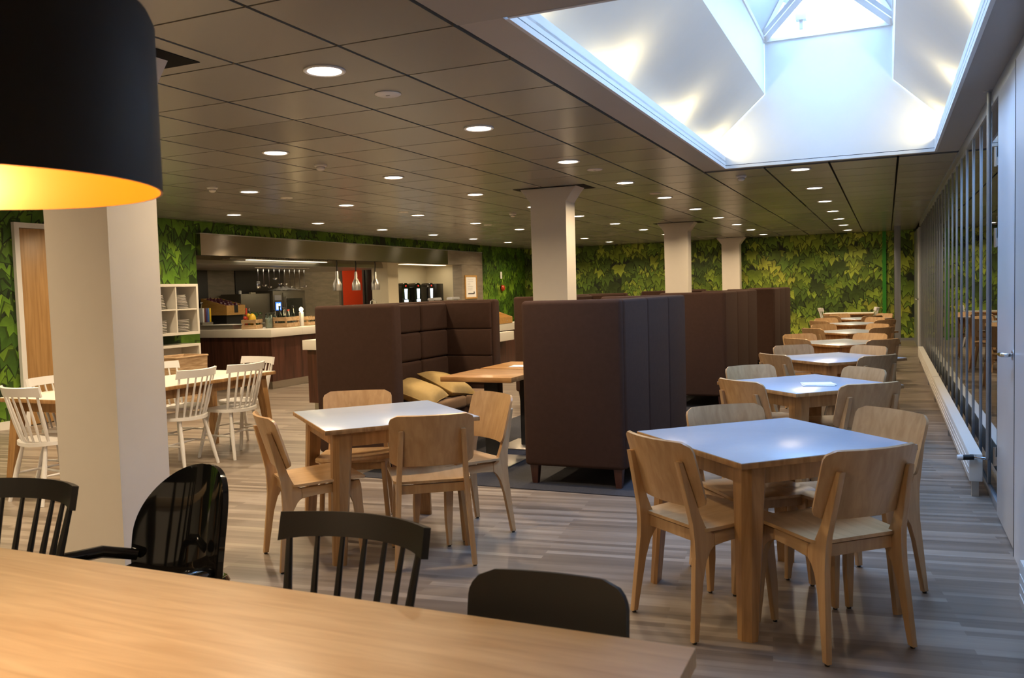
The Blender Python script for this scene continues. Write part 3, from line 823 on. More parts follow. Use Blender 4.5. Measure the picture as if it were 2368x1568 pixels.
def put_spin(src, first, bx, by, rz, label, group):
    o = src if first else copy_tree(src)
    rz = R(rz); oy = -0.265
    o.location = (bx + oy * math.sin(rz), by - oy * math.cos(rz), 0)
    o.rotation_euler = (0, 0, rz); tag(o, label, 'chair', group)
WG = 'white spindle back chairs'
put_spin(ws, True, -5.17, 5.33, 92, 'white spindle chair right of the long white table, nearer one', WG)
put_spin(ws, False, -5.10, 5.84, 88, 'white spindle chair right of the long white table, farther one', WG)
put_spin(ws, False, -5.58, 6.55, 172, 'white spindle chair at the far end of the long white table', WG)
put_spin(ws, False, -6.20, 5.80, -90, 'white spindle chair across the long white table right of the column', WG)
put_spin(ws, False, -5.53, 3.91, -6, 'white spindle chair at the near end of the long white table', WG)
put_spin(ws, False, -6.08, 4.58, -82, 'white spindle chair in front of the oak door across the white table', WG)
def long_table(name, label, x0, x1, y0, y1, top, surf, leg, z=0.715, th=0.03):
    o = thing(name, label, 'table', ((x0 + x1) / 2, (y0 + y1) / 2, 0))
    a, b_ = (x1 - x0) / 2, (y1 - y0) / 2
    tb = MB().b(-a, a, -b_, b_, z - th, z - 0.0015, bev=0.002).build('table_top', top, o)
    if surf: MB().b(-a + 0.003, a - 0.003, -b_ + 0.003, b_ - 0.003, z - 0.0014, z, bev=0.0005).build('laminate', surf, tb)
    g = MB(); g.b(-a + 0.09, a - 0.09, -b_ + 0.10, -b_ + 0.125, z - 0.11, z - th); g.b(-a + 0.09, a - 0.09, b_ - 0.125, b_ - 0.10, z - 0.11, z - th)
    g.build('end_apron', leg, o)
    g = MB(); g.b(-a + 0.08, -a + 0.105, -b_ + 0.10, b_ - 0.10, z - 0.11, z - th); g.b(a - 0.105, a - 0.08, -b_ + 0.10, b_ - 0.10, z - 0.11, z - th)
    g.build('side_apron', leg, o)
    for sx in (-1, 1):
        for sy in (-1, 1):
            g = MB()
            P0 = [(sx * (a - 0.03), sy * (b_ + 0.0)), (sx * (a - 0.085), sy * (b_ + 0.0)), (sx * (a - 0.085), sy * (b_ - 0.045)), (sx * (a - 0.03), sy * (b_ - 0.045))]
            P1 = [(sx * (a - 0.06), sy * (b_ - 0.07)), (sx * (a - 0.15), sy * (b_ - 0.07)), (sx * (a - 0.15), sy * (b_ - 0.14)), (sx * (a - 0.06), sy * (b_ - 0.14))]
            v0 = [g.bm.verts.new((x, y, 0)) for x, y in P0]; v1 = [g.bm.verts.new((x, y, z - th)) for x, y in P1]
            g.bm.faces.new(v0); g.bm.faces.new(v1)
            for q in range(4): g.bm.faces.new((v0[q], v0[(q + 1) % 4], v1[(q + 1) % 4], v1[q]))
            g.build('leg', leg, o, smooth=20)
    return o
long_table('long_table', 'long white topped table with splayed wooden legs behind the left column', -6.03, -5.22, 4.15, 6.30, M['ash'], M['white_lam'], M['ash'])
# far white table with four white chairs near the ivy wall
long_table('long_table', 'pale topped table at the very back before the ivy wall', -1.25, -0.25, 19.2, 20.0, M['ash'], M['white_lam'], M['ash'], z=0.715)
for k, (x, y, a) in enumerate([(-1.36, 19.62, -80), (-0.16, 19.62, 95)]):
    put_spin(ws, False, x, y, a, 'white spindle chair at the %s end of the farthest table before the ivy wall' % ('left' if k == 0 else 'right'), WG)
# ---- foreground: oak table and black chairs
o = thing('oak_table', 'large oak table in the foreground under the drum lamp', 'table', (-2.0, 1.06, 0))
MB().b(-1.9, 1.67, -0.50, 0.497, 0.675, 0.715, bev=0.004).build('table_top', M['oak'], o)
for sx in (-1.6, 1.45):
    for sy in (-0.38, 0.38): MB().b(sx - 0.04, sx + 0.04, sy - 0.04, sy + 0.04, 0, 0.675, bev=0.004).build('leg', M['ash'], o)
BG = 'black spindle back chairs'
put_spin(bs, True, -1.235, 1.815, 178, 'black spindle chair at the oak table right of the glossy shell chair', BG)
put_spin(bs, False, -2.52, 1.86, 183, 'black spindle chair at the far left of the oak table, cut by the frame', BG)
# plain panel back chair
o = thing('panel_back_chair', 'matt black chair with rounded rectangular back at the right of the oak table', 'chair', (-0.655, 1.42, 0), R(183))
def pback(u, v):
    z = 0.47 + 0.315 * v
    hw = 0.178 + 0.004 * (1 - v); r = 0.055
    dv = (1 - v) * 0.315
    if dv < r: hw -= r - math.sqrt(max(0, r * r - (r - dv) ** 2))
    x = (2 * u - 1) * hw
    return (x, -0.20 - (z - 0.47) * 0.16 + 0.025 * (x / 0.18) ** 2, z)
MB().shell(pback, 14, 24, 0.014).build('backrest', M['black_matt'], o, smooth=60)
def pseat(u, v):
    y = -0.20 + 0.40 * v; hw = 0.19 + 0.02 * v
    dv = min(v, 1 - v) * 0.4
    if dv < 0.05: hw -= 0.05 - math.sqrt(max(0, 0.0025 - (0.05 - dv) ** 2))
    x = (2 * u - 1) * hw
    return (x, y, 0.445 - 0.02 * (1 - (x / 0.21) ** 2) * (1 - v) + 0.02 * (1 - v) ** 3)
MB().shell(pseat, 10, 16, 0.014).build('seat', M['black_matt'], o, smooth=60)
for sx in (-1, 1):
    MB().tube([(sx * 0.15, -0.16, 0.435), (sx * 0.185, -0.215, 0.0)], 0.011, 10).build('leg', M['black_matt'], o)
    MB().tube([(sx * 0.15, 0.15, 0.435), (sx * 0.185, 0.19, 0.0)], 0.011, 10).build('leg', M['black_matt'], o)
    MB().tube([(sx * 0.14, -0.17, 0.43), (sx * 0.145, -0.197, 0.47), (sx * 0.145, -0.212, 0.52)], 0.008, 8).build('back_bracket', M['black_matt'], o)
# glossy shell armchair
o = thing('shell_armchair', 'glossy black plastic armchair with a rounded oval back at the oak table', 'chair', (-2.255, 1.99, 0), R(170))
def sback(u, v):
    z = 0.40 + 0.412 * math.sin(v * PI / 2) ** 0.9
    t_ = max(0.0, 1 - ((z - 0.56) / 0.2525) ** 2) if z > 0.56 else 1 - 0.10 * ((0.56 - z) / 0.16) ** 2
    hw = max(0.248 * max(0, t_) ** 0.46, 0.004)
    x = (2 * u - 1) * hw
    y = -0.215 - (z - 0.4) * 0.16 + 0.11 * (x / 0.25) ** 2 - 0.012
    return (x, y, z)
MB().shell(sback, 20, 44, 0.018).build('backrest', M['black_gloss'], o, smooth=70)
def sseat(u, v):
    y = -0.24 + 0.46 * v; hw = 0.235
    dv = min(v, 1 - v) * 0.46
    if dv < 0.12: hw -= 0.12 - math.sqrt(max(0, 0.0144 - (0.12 - dv) ** 2))
    x = (2 * u - 1) * hw
    return (x, y, 0.42 + 0.05 * (x / 0.235) ** 4 * (1 - v) + 0.05 * max(0, 0.25 - v) * 4 * 0.5)
MB().shell(sseat, 16, 20, 0.02).build('seat', M['black_gloss'], o, smooth=70)
for sx in (-1, 1):
    MB().tube([(sx * 0.205, -0.13, 0.50), (sx * 0.255, -0.03, 0.53), (sx * 0.268, 0.09, 0.535), (sx * 0.25, 0.17, 0.51), (sx * 0.235, 0.19, 0.43)], [0.02, 0.022, 0.022, 0.02, 0.018], 12).build('armrest', M['black_gloss'], o)
    MB().tube([(sx * 0.19, -0.17, 0.42), (sx * 0.22, -0.23, 0)], [0.02, 0.014], 10).build('leg', M['black_gloss'], o)
    MB().tube([(sx * 0.2, 0.18, 0.42), (sx * 0.22, 0.21, 0)], [0.02, 0.014], 10).build('leg', M['black_gloss'], o)

# ---- brown high back booths
def make_booth(L, D=0.745, H=1.32):
    # local: back against -x, open towards +x, ends at y = -L/2 and +L/2
    o = thing('booth_sofa', '', 'booth')
    AT, BT = 0.13, 0.22
    for sy in (-1, 1):
        y0, y1 = (-L / 2, -L / 2 + AT) if sy < 0 else (L / 2 - AT, L / 2)
        a = MB().b(-D / 2 + 0.002, D / 2, y0, y1, 0.14, H, bev=0.03, seg=4).build('end_panel', M['fabric'], o, smooth=50)
        yi = y1 if sy < 0 else y0
        for k, (z0, z1) in enumerate(((0.52, 0.78), (0.782, 1.04), (1.042, 1.30))):
            MB().b(-D / 2 + BT, D / 2 - 0.03, yi - (0.0 if sy < 0 else 0.035), yi + (0.035 if sy < 0 else 0), z0, z1, bev=0.03, seg=4).build('end_pad', M['fabric'], a, smooth=60)
    n = 3
    for k in range(n):
        y0 = -L / 2 + 0.0 + L * k / n + (0.004 if k else 0.03); y1 = -L / 2 + L * (k + 1) / n - (0.004 if k < n - 1 else 0.03)
        bk = MB().b(-D / 2 - 0.012, -D / 2 + BT - 0.04, y0, y1, 0.145, H - 0.004, bev=0.022, seg=4).build('back_panel', M['fabric'], o, smooth=50)
        yi0 = max(y0, -L / 2 + AT); yi1 = min(y1, L / 2 - AT)
        for q, (z0, z1) in enumerate(((0.50, 0.78), (0.782, 1.04), (1.042, 1.30))):
            MB().b(-D / 2 + BT - 0.045, -D / 2 + BT + 0.02, yi0 + 0.002, yi1 - 0.002, z0, z1, bev=0.03, seg=4).build('back_pad', M['fabric'], bk, smooth=60)
        MB().b(-D / 2 + BT, D / 2 - 0.05, yi0 + 0.001, yi1 - 0.001, 0.35, 0.46, bev=0.03, seg=4).build('seat_cushion', M['seatfab'], o, smooth=60)
    MB().b(-D / 2 + 0.1, D / 2 - 0.07, -L / 2 + AT - 0.01, L / 2 - AT + 0.01, 0.16, 0.35).build('seat_base', M['fabric'], o)
    for sx in (-1, 1):
        for sy in (-1, 1):
            g = MB(); cx, cy = sx * (D / 2 - 0.06), sy * (L / 2 - 0.065)
            v0 = [g.bm.verts.new((cx + a * 0.02, cy + b_ * 0.02, 0.006)) for a, b_ in ((-1, -1), (1, -1), (1, 1), (-1, 1))]
            v1 = [g.bm.verts.new((cx + a * 0.032, cy + b_ * 0.032, 0.15)) for a, b_ in ((-1, -1), (1, -1), (1, 1), (-1, 1))]
            g.bm.faces.new(v0); g.bm.faces.new(v1)
            for q in range(4): g.bm.faces.new((v0[q], v0[(q + 1) % 4], v1[(q + 1) % 4], v1[q]))
            g.build('leg', M['darkwood'], o, smooth=0)
    return o
BGp = 'brown high backed booth sofas'
for (cx, y0, y1, back_right, lab) in (
        (-2.015, 5.54, 7.50, True, 'tall dark brown booth sofa nearest the camera, its back towards the right table row'),
        (-3.82, 5.54, 7.50, False, 'dark brown booth sofa with two mustard cushions, open side towards the camera'),
        (-2.03, 9.6, 12.15, True, 'dark brown booth sofa behind the nearest one, second along the right table row'),
        (-3.86, 9.6, 12.15, False, 'dark brown booth sofa, second in the left booth row, only its top showing'),
        (-2.03, 14.1, 16.6, True, 'farthest dark brown booth sofa along the right table row'),
        (-3.86, 15.6, 18.1, False, 'farthest dark brown booth sofa in the left booth row')):
    bt = make_booth(y1 - y0)
    bt.location = (cx, (y0 + y1) / 2, 0); bt.rotation_euler = (0, 0, PI if back_right else 0)
    tag(bt, lab, 'booth', BGp)
# cushions
def cushion(x, y, z, rot, label, s=0.42):
    o = thing('cushion', label, 'cushion', (x, y, z)); o.rotation_euler = rot
    def f(sg):
        def fn(u, v):
            a, b_ = 2 * u - 1, 2 * v - 1
            h = 0.075 * max(0, (1 - a ** 4) * (1 - b_ ** 4)) ** 0.6
            k = 1 - 0.07 * (1 - abs(a) ** 2) * abs(b_) ** 4; k2 = 1 - 0.07 * (1 - abs(b_) ** 2) * abs(a) ** 4
            return (a * s / 2 * k2, b_ * s / 2 * k, sg * h)
        return fn
    g = MB(); g.shell(f(1), 14, 14, 0.004); g.shell(f(-1), 14, 14, 0.004); g.build('cover', M['cushion'], o, smooth=60)
    g = MB()
    pts = [(-s / 2, -s / 2, 0), (0, -s / 2 * 0.93, 0), (s / 2, -s / 2, 0), (s / 2 * .93, 0, 0), (s / 2, s / 2, 0), (0, s / 2 * .93, 0), (-s / 2, s / 2, 0), (-s / 2 * .93, 0, 0), (-s / 2, -s / 2, 0)]
    g.tube(pts, 0.005, 6); g.build('piping', M['cushion'], o, smooth=60)
cushion(-3.72, 6.36, 0.54, (R(5), R(20), R(12)), 'mustard cushion on the brown booth seat, front one of two')
cushion(-3.70, 6.84, 0.555, (R(-10), R(22), R(-8)), 'mustard cushion on the brown booth seat, rear one behind the first')
# butcher block tables between the booths
def booth_table(x, y, label, sx=0.62, sy=0.66):
    o = thing('pedestal_table', label, 'table', (x, y, 0.006), group='butcher block pedestal tables')
    MB().b(-sx / 2, sx / 2, -sy / 2, sy / 2, 0.685, 0.725, bev=0.004).build('table_top', M['acacia'], o)
    MB().b(-0.062, 0.062, -0.05, 0.05, 0.012, 0.685, bev=0.003).build('pedestal', M['black_matt'], o)
    MB().b(-0.22, 0.22, -0.24, 0.24, 0, 0.012, bev=0.004).build('base_plate', M['steel2'], o)
booth_table(-2.94, 6.22, 'butcher block table between the first two booths, nearer one')
booth_table(-2.94, 6.95, 'butcher block table between the first two booths, farther one with a napkin')
napkin(-2.93, 6.80, 0.7315, R(5), 'white napkin on the butcher block table between the booths', 1)
booth_table(-2.94, 10.4, 'butcher block table between the second pair of booths, nearer one')
booth_table(-2.94, 11.3, 'butcher block table between the second pair of booths, farther one')
o = MB().b(-1.35, -1.08, 14.2, 14.6, 0.68, 0.71).build('side_shelf', M['acacia'], smooth=0)
bpy.data.objects.remove(o)

# ---- radiators along the partition
def radiator(y0, y1, label, valve):
    o = thing('radiator', label, 'radiator', (0.512, y0, 0), group='low white radiators')
    L = y1 - y0; x0, x1 = -0.038, 0.038
    g = MB(); g.b(x0, x1, 0, L, 0.105, 0.275, bev=0.006)
    g.build('body', M['radiator'], o)
    g = MB()
    for z in (0.15, 0.19, 0.23): g.b(x0 - 0.0025, x0 + 0.001, 0.03, L - 0.03, z - 0.002, z + 0.002)
    g.build('front_rib', M['white'], o)
    g = MB(); g.b(x0 + 0.002, x1 - 0.002, 0.002, L - 0.002, 0.275, 0.279); g.build('top_grille', M['radiator'], o)
    n = max(2, int(L / 1.6))
    for k in range(n + 1):
        y = 0.06 + (L - 0.12) * k / n
        MB().b(-0.02, 0.02, y - 0.02, y + 0.02, 0, 0.107).build('foot', M['steel2'], o)
    if valve:
        MB().tube([(-0.015, -0.025, 0.265), (-0.075, -0.03, 0.262)], 0.017, 14).build('valve_cap', M['black_matt'], o)
        MB().tube([(-0.075, -0.03, 0.262), (-0.082, -0.03, 0.262), (-0.108, -0.032, 0.261)], [0.017, 0.019, 0.016], 14).build('thermostat', M['white_gloss'], o)
        MB().tube([(0.0, 0.01, 0.265), (-0.01, -0.026, 0.265), (0.03, -0.03, 0.262), (0.065, -0.02, 0.258)], 0.009, 10).build('valve_pipe', M['chrome'], o)
    return o
radiator(6.02, 10.75, 'long low white radiator at the foot of the glass partition, nearest one with valve', True)
radiator(10.77, 15.6, 'long low white radiator at the foot of the glass partition, farther one', False)
radiator(1.2, 3.80, 'white radiator end at the bottom right corner beside the grey door', False)
o = thing('heating_pipe', 'grey vertical heating pipe from ceiling to radiator valve beside the door', 'pipe', (0.575, 5.98, 0))
MB().tube([(0, 0, CEIL - 0.01), (0, 0, 0.30), (0, 0.0, 0.275), (-0.004, 0.006, 0.26)], 0.013, 12).build('tube', M['alu'], o)
MB().lathe([(0.034, CEIL - 0.001), (0.032, CEIL - 0.008), (0.013, CEIL - 0.012)], 18).build('ceiling_rose', M['alu'], o)

# ---- wall shelves on the left wall, seen right of the column
def cube_shelf(y0, y1, z0, z1, ny, nz, depth, label):
    o = thing('cube_shelf', label, 'shelf', (XL + 0.03, y0, z0))
    W, Hh = y1 - y0, z1 - z0; t_ = 0.035
    MB().b(0, depth, 0, t_, 0, Hh).b(0, depth, W - t_, W, 0, Hh).b(0, depth, t_, W - t_, 0, t_).b(0, depth, t_, W - t_, Hh - t_, Hh).build('carcass', M['white_lam'], o)
    g = MB()
    for k in range(1, ny): g.b(0, depth - 0.004, W * k / ny - 0.01, W * k / ny + 0.01, t_, Hh - t_)
    for k in range(1, nz): g.b(0, depth - 0.006, t_, W - t_, Hh * k / nz - 0.01, Hh * k / nz + 0.01)
    if ny > 1 or nz > 1: g.build('divider', M['white_lam'], o)
    MB().b(0.0, 0.008, t_, W - t_, t_, Hh - t_).build('back_board', M['white_lam'], o)
    return o
SY, SW = 8.20, 0.80
cube_shelf(SY, SY + SW, 0.93, 1.62, 2, 2, 0.33, 'white four compartment cube shelf hung on the ivy wall, holding plates')
cube_shelf(SY, SY + SW, 0.0, 0.80, 1, 1, 0.33, 'white open box cabinet on the floor under the plate shelf')
pk = 0
for yy in (SY + 0.2, SY + 0.6):
    for zz, nn in ((0.965, 8), (1.285, 9)):
        for k in range(nn):
            o = thing('plate', 'white plate, %s from the bottom in the %s %s shelf compartment' % (NTH[k], 'lower' if zz < 1.1 else 'upper', 'left' if yy < SY + 0.4 else 'right'), 'plate', (XL + 0.2, yy, zz + k * 0.021 + 0.0005), group='white plates on the wall shelf')
            MB().lathe([(0, 0), (0.07, 0), (0.12 - (0.004 * k if zz > 1.1 else 0), 0.014), (0.12 - (0.004 * k if zz > 1.1 else 0), 0.0185), (0.07, 0.006), (0, 0.005)], 24).build('dish', M['plate'], o)
o = thing('woven_basket', 'woven rattan basket standing before the white box cabinet', 'basket', (-8.53, 8.40, 0))
g = MB()
P = lambda s_: [(-0.21 * s_, -0.28 * s_), (0.21 * s_, -0.28 * s_), (0.21 * s_, 0.28 * s_), (-0.21 * s_, 0.28 * s_)]
rings = [(0.9, 0.0), (0.95, 0.3), (1.0, 0.66), (0.94, 0.66), (0.88, 0.03)]
RV = [[g.bm.verts.new((x, y, z)) for x, y in P(s_)] for s_, z in rings]
g.bm.faces.new(RV[0][::-1]); g.bm.faces.new(RV[-1])
for a, b_ in zip(RV, RV[1:]):
    for q in range(4): g.bm.faces.new((a[q], a[(q + 1) % 4], b_[(q + 1) % 4], b_[q]))
g.build('body', M['basket'], o, smooth=0)
g = MB(); g.tube([(x, y, 0.66) for x, y in P(1.0) + P(1.0)[:1]], 0.014, 8); g.build('rim', M['basket'], o)

# ================================================================== KITCHEN
KX = -12.0
struct(MB().b(KX - 0.1, KX, 9.0, 20.6, 0, CEIL).build('wall_kitchen', M['ktile'], smooth=0))
struct(MB().b(KX, XL - 0.15, 9.0, 9.1, 0, CEIL).b(KX, XL - 0.15, 20.5, 20.6, 0, CEIL).build('wall_kitchen_side', M['ktile'], smooth=0))
struct(MB().b(KX, XL - 0.15, 9.1, 20.5, CEIL - 0.04, CEIL - 0.01).build('ceiling_kitchen', M['cream'], smooth=0))
def panel(name, label, cat, y0, y1, z0, z1, mat, x=KX, th=0.02):
    return tag(MB().b(x + 0.001, x + th, y0, y1, z0, z1).build(name, mat, smooth=0), label, cat)
panel('wall_panel', 'black panel on the kitchen back wall at the far left of the hatch', 'panel', 11.9, 12.6, 0.9, 2.15, M['kblack'])
panel('wall_panel', 'black panel on the kitchen back wall behind the hanging utensils', 'panel', 13.36, 14.86, 1.3, 2.2, M['kblack'])
d = struct(bpy.data.objects.new('door_4', None)); col.objects.link(d); d.location = (KX, 17.4, 0)
MB().b(0.001, 0.05, -0.42, 0.42, 0.005, 2.10).build('door_leaf', M['red'], d)
MB().b(0.001, 0.06, -0.50, -0.425, 0.005, 2.16).b(0.001, 0.06, 0.425, 0.50, 0.005, 2.16).b(0.001, 0.06, -0.425, 0.425, 2.105, 2.16).build('door_frame', M['steel2'], d)
o = thing('dark_gap_box', 'added box for the dark gap with a red light right of the red kitchen door', 'cabinet', (KX + 0.01, 17.92, 0))  # black box added where a dark gap shows, its darkness put into the colour
MB().b(0, 0.3, 0, 0.55, 0, 2.12, bev=0.005).build('body', M['kblack'], o)
MB().b(0.301, 0.305, 0.14, 0.17, 1.84, 1.87).build('indicator', M['led'], o)
# stainless fascia over the hatch and the hood behind it
o = thing('hatch_fascia', 'long brushed steel fascia above the kitchen hatch', 'fascia', (XL, 9.36, 0))
for k in range(4):
    a, b_ = (0, 3.4, 5.5, 7.5, 9.26)[k:k + 2]
    MB().b(0.002, 0.10, a + 0.001, b_ - 0.001, 2.04, 2.345).build('steel_sheet', M['fascia'] if k < 3 else M['stone'], o)
MB().b(0.027, 0.104, 0, 9.26, 2.346, 2.36).build('top_trim', M['steel2'], o)
o = thing('extractor_hood', 'stainless extractor hood behind the hatch fascia', 'hood', (-10.6, 12.9, 0))
g = MB()
g.prism([(-1.2, 1.97), (0.9, 1.97), (0.9, 2.02), (0.75, 2.45), (-1.2, 2.45)], 'y', -3.2, 2.9)
g.build('canopy', M['steel'], o, smooth=0)
MB().b(-1.21, 0.915, -3.22, 2.92, 1.955, 1.97).build('rim', M['steel2'], o)
g = MB()
g.b(0.93, 1.10, -2.4, 0.3, 2.035, 2.055); g.build('light_tray', M['steel2'], o)
MB().b(0.97, 1.06, -1.9, 0.2, 2.026, 2.034).build('light_strip', M['hoodlamp'], o)
g = MB()
for k in range(34): g.box((1.09, -2.0 + 0.066 * k, 2.075), (0.03, 0.02, 0.045), rot=(R(30), 0, 0))
g.build('louvre', M['steel2'], o, smooth=0)
ld = bpy.data.lights.new('hood_light', 'AREA'); ld.shape = 'RECTANGLE'; ld.size = 0.3; ld.size_y = 4.5; ld.energy = 26; ld.color = (1, 0.84, 0.58)
lo = bpy.data.objects.new('hood_light', ld); col.objects.link(lo); lo.parent = o; lo.location = (0.2, 0, 1.94)
for k, y in enumerate((10.6, 12.6, 14.6, 16.8)):  # unseen lamps added behind the fascia to brighten the kitchen and red door
    o = thing('added_fill_panel', 'unseen flat fill light added inside the kitchen above the hatch, %s from the left' % NTH[k], 'light', (-10.9 if k < 3 else -10.6, y, CEIL - 0.041), group='added kitchen fill lights')
    MB().b(-0.15, 0.15, -0.15, 0.15, -0.02, 0, bev=0.003).build('frame', M['white_gloss'], o)
    MB().b(-0.13, 0.13, -0.13, 0.13, -0.024, -0.0205).build('diffuser', M['hoodlamp'], o)
    if k == 3:
        ld = bpy.data.lights.new('added_fill_light', 'AREA'); ld.size = 0.26; ld.energy = 26; ld.color = (1, 0.82, 0.55)
        lo = bpy.data.objects.new('added_fill_light', ld); col.objects.link(lo); lo.parent = o; lo.location = (0, 0, -0.03)
# utensil rail
o = thing('utensil_rail', 'steel rail under the hood for hanging kitchen utensils', 'rail', (-10.0, 12.4, 1.93))
MB().tube([(0, -0.75, 0), (0, 0.75, 0)], 0.008, 8).build('rod', M['steel2'], o)
for y in (-0.7, 0.7): MB().tube([(0, y, 0), (0, y, 0.03)], 0.006, 8).build('bracket', M['steel2'], o)
UT = [('spatula', 0.23), ('ladle', 0.28), ('ladle', 0.31), ('ladle', 0.16), ('ladle', 0.25), ('ladle', 0.26), ('ladle', 0.31), ('slotted_spoon', 0.36), ('skimmer', 0.35), ('ladle', 0.30)]
for k, (kind, L) in enumerate(UT):
    y = 11.72 + k * 0.142
    o = thing(kind, 'steel %s hanging under the hood, %s from the left on the rail' % (kind.replace('_', ' '), NTH[k]), kind.replace('_', ' '), (-10.0, y, 1.92), R(-30), group='utensils hanging under the hood')
    MB().tube([(0, 0, 0.0), (0.004, 0, -0.02), (0.0, 0, -L)], 0.005, 6).build('handle', M['chrome'], o)
    if kind == 'ladle': MB().lathe([(0.0, -0.035), (0.03, -0.028), (0.045, 0.0), (0.042, 0.0), (0.028, -0.024), (0, -0.031)], 16, (0.02, 0, -L - 0.01)).build('bowl', M['chrome'], o)
    elif kind == 'spatula': MB().b(-0.004, 0.004, -0.03, 0.03, -L - 0.12, -L, bev=0.003).build('blade', M['chrome'], o)
    else: MB().lathe([(0, 0), (0.06, 0.003), (0.062, 0.008), (0, 0.005)], 18, (0.02, 0, -L)).build('disc', M['chrome'], o)
# L shaped front counter
o = thing('kitchen_counter', 'long kitchen counter with thick white top and dark wood front', 'counter', (-8.52, 10.22, 0))
MB().b(-1.7, 0.0, 0, 0.75, 0.80, 0.92, bev=0.004).b(-0.85, 0.0, 0.75, 7.9, 0.80, 0.92, bev=0.004).build('worktop', M['white_lam'], o)
MB().b(-1.7, -0.05, 0.05, 0.70, 0.12, 0.80).b(-0.80, -0.05, 0.70, 7.85, 0.12, 0.80).build('front_panel', M['darkwood'], o)
MB().b(-1.7, -0.10, 0.10, 0.65, 0, 0.12).b(-0.75, -0.10, 0.65, 7.8, 0, 0.12).build('kick_plinth', M['steel'], o)
g = MB(); g.b(-1.55, -0.85, 0.12, 0.60, 0.921, 0.99); g.build('cooktop', M['steel2'], o, smooth=0)
# back counter and its load
o = thing('back_counter', 'steel back counter along the kitchen rear wall', 'counter', (KX + 0.03, 10.2, 0))
MB().b(0, 0.85, 0, 6.2, 0.88, 0.92, bev=0.003).build('worktop', M['steel2'], o)
MB().b(0.03, 0.80, 0.02, 6.18, 0.0, 0.88).build('cabinet_body', M['steel2'], o)
o = thing('combi_oven', 'steel countertop oven with glass door and blue display on the back counter', 'oven', (-11.95, 13.78, 0.92))
MB().b(0, 0.55, 0, 1.04, 0.02, 0.62, bev=0.006).build('housing', M['steel_dark'], o)
MB().b(0.551, 0.565, 0.30, 1.02, 0.04, 0.58, bev=0.004).build('door', M['steel_dark'], o)
MB().b(0.566, 0.570, 0.40, 0.92, 0.08, 0.46).build('door_glass', M['ovenglass'], o)
MB().tube([(0.60, 0.34, 0.12), (0.60, 0.34, 0.5)], 0.01, 8).build('handle', M['chrome'], o)
MB().b(0.551, 0.556, 0.04, 0.25, 0.06, 0.40).build('control_panel', M['kblack'], o)
MB().b(0.557, 0.560, 0.06, 0.23, 0.22, 0.39).build('display', M['screen'], o)
MB().b(0.5605, 0.562, 0.085, 0.135, 0.24, 0.36).b(0.5605, 0.562, 0.155, 0.205, 0.24, 0.36).build('display_key', M['screenw'], o)
MB().b(0.551, 0.556, 0.04, 0.25, 0.43, 0.53).build('badge_plate', M['greyplastic'], o)
for y in (0.06, 0.98): MB().b(0.03, 0.5, y - 0.02, y + 0.02, 0, 0.02).build('foot', M['black_matt'], o)
o = thing('tea_towel', 'crumpled white tea towel on top of the oven', 'towel', (-11.6, 14.4, 1.54))
g = MB()
rr = random.Random(3)
def tw(u, v):
    a, b_ = 2 * u - 1, 2 * v - 1
    h = 0.012 + 0.075 * max(0, 1 - a * a - b_ * b_ * 0.8) * (0.75 + 0.5 * math.sin(9 * a + 4 * b_) * math.cos(7 * b_ - 3 * a)) + 0.01 * rr.random()
    return (b_ * 0.16, a * 0.34, h)
g.shell(tw, 18, 12, 0.006); g.build('cloth', M['paper'], o, smooth=60)
o = thing('steel_screen', 'plain steel box standing left of the oven on the back counter', 'box', (-11.95, 12.9, 0.92))
MB().b(0, 0.5, 0, 0.84, 0, 0.57, bev=0.004).build('body', M['steel_dark'], o)
o = thing('small_jar', 'small white jar on top of the steel box left of the oven', 'jar', (-11.6, 13.05, 1.49))
MB().lathe([(0, 0), (0.03, 0), (0.03, 0.06), (0.02, 0.07), (0, 0.07)], 14).build('pot', M['plate'], o)
o = thing('soap_bar', 'small pale block on top of the steel box before the black panel', 'block', (-11.6, 13.4, 1.49))
MB().b(-0.03, 0.03, -0.07, 0.07, 0, 0.03, bev=0.006).build('block', M['cream'], o)
# onion crate
o = thing('onion_crate', 'slant sided wooden crate full of red onions on the kitchen back counter', 'crate', (-11.25, 12.28, 0.92))
MB().b(-0.62, -0.60, 0, 0.50, 0.20, 0.50).build('rear_board', M['pine'], o)
MB().b(-0.02, 0.0, 0, 0.50, 0.20, 0.36).build('front_board', M['pine'], o)
for y in (0.0, 0.48): MB().prism([(-0.60, 0.20), (-0.02, 0.20), (-0.02, 0.36), (-0.60, 0.50)], 'y', y, y + 0.02).build('side_board', M['pine'], o)
MB().b(-0.62, 0, 0, 0.50, 0.18, 0.20).build('base_board', M['pine'], o)
MB().b(0.001, 0.004, 0.20, 0.30, 0.22, 0.36).build('label_plate', M['kblack'], o)
MB().b(-0.60, -0.04, 0.03, 0.47, 0.0, 0.18).build('stand', M['kblack'], o)
rr = random.Random(11); k = 0
for ix in range(5):
    for iy in range(5):
        x = -11.25 - 0.08 - ix * 0.11 + rr.uniform(-.01, .01); y = 12.28 + 0.065 + iy * 0.092 + rr.uniform(-.01, .01)
        z = 0.92 + 0.315 + ix * 0.033 + rr.uniform(0, .02)
        ob = thing('red_onion', 'red onion heaped in the slanted crate on the back counter', 'onion', (x, y, z), rr.uniform(0, 6), group='red onions in the crate')
        MB().lathe([(0, -0.042), (0.028, -0.036), (0.046, -0.004), (0.036, 0.026), (0.012, 0.040), (0.006, 0.058), (0, 0.06)], 12).build('bulb', M['onion'], ob)
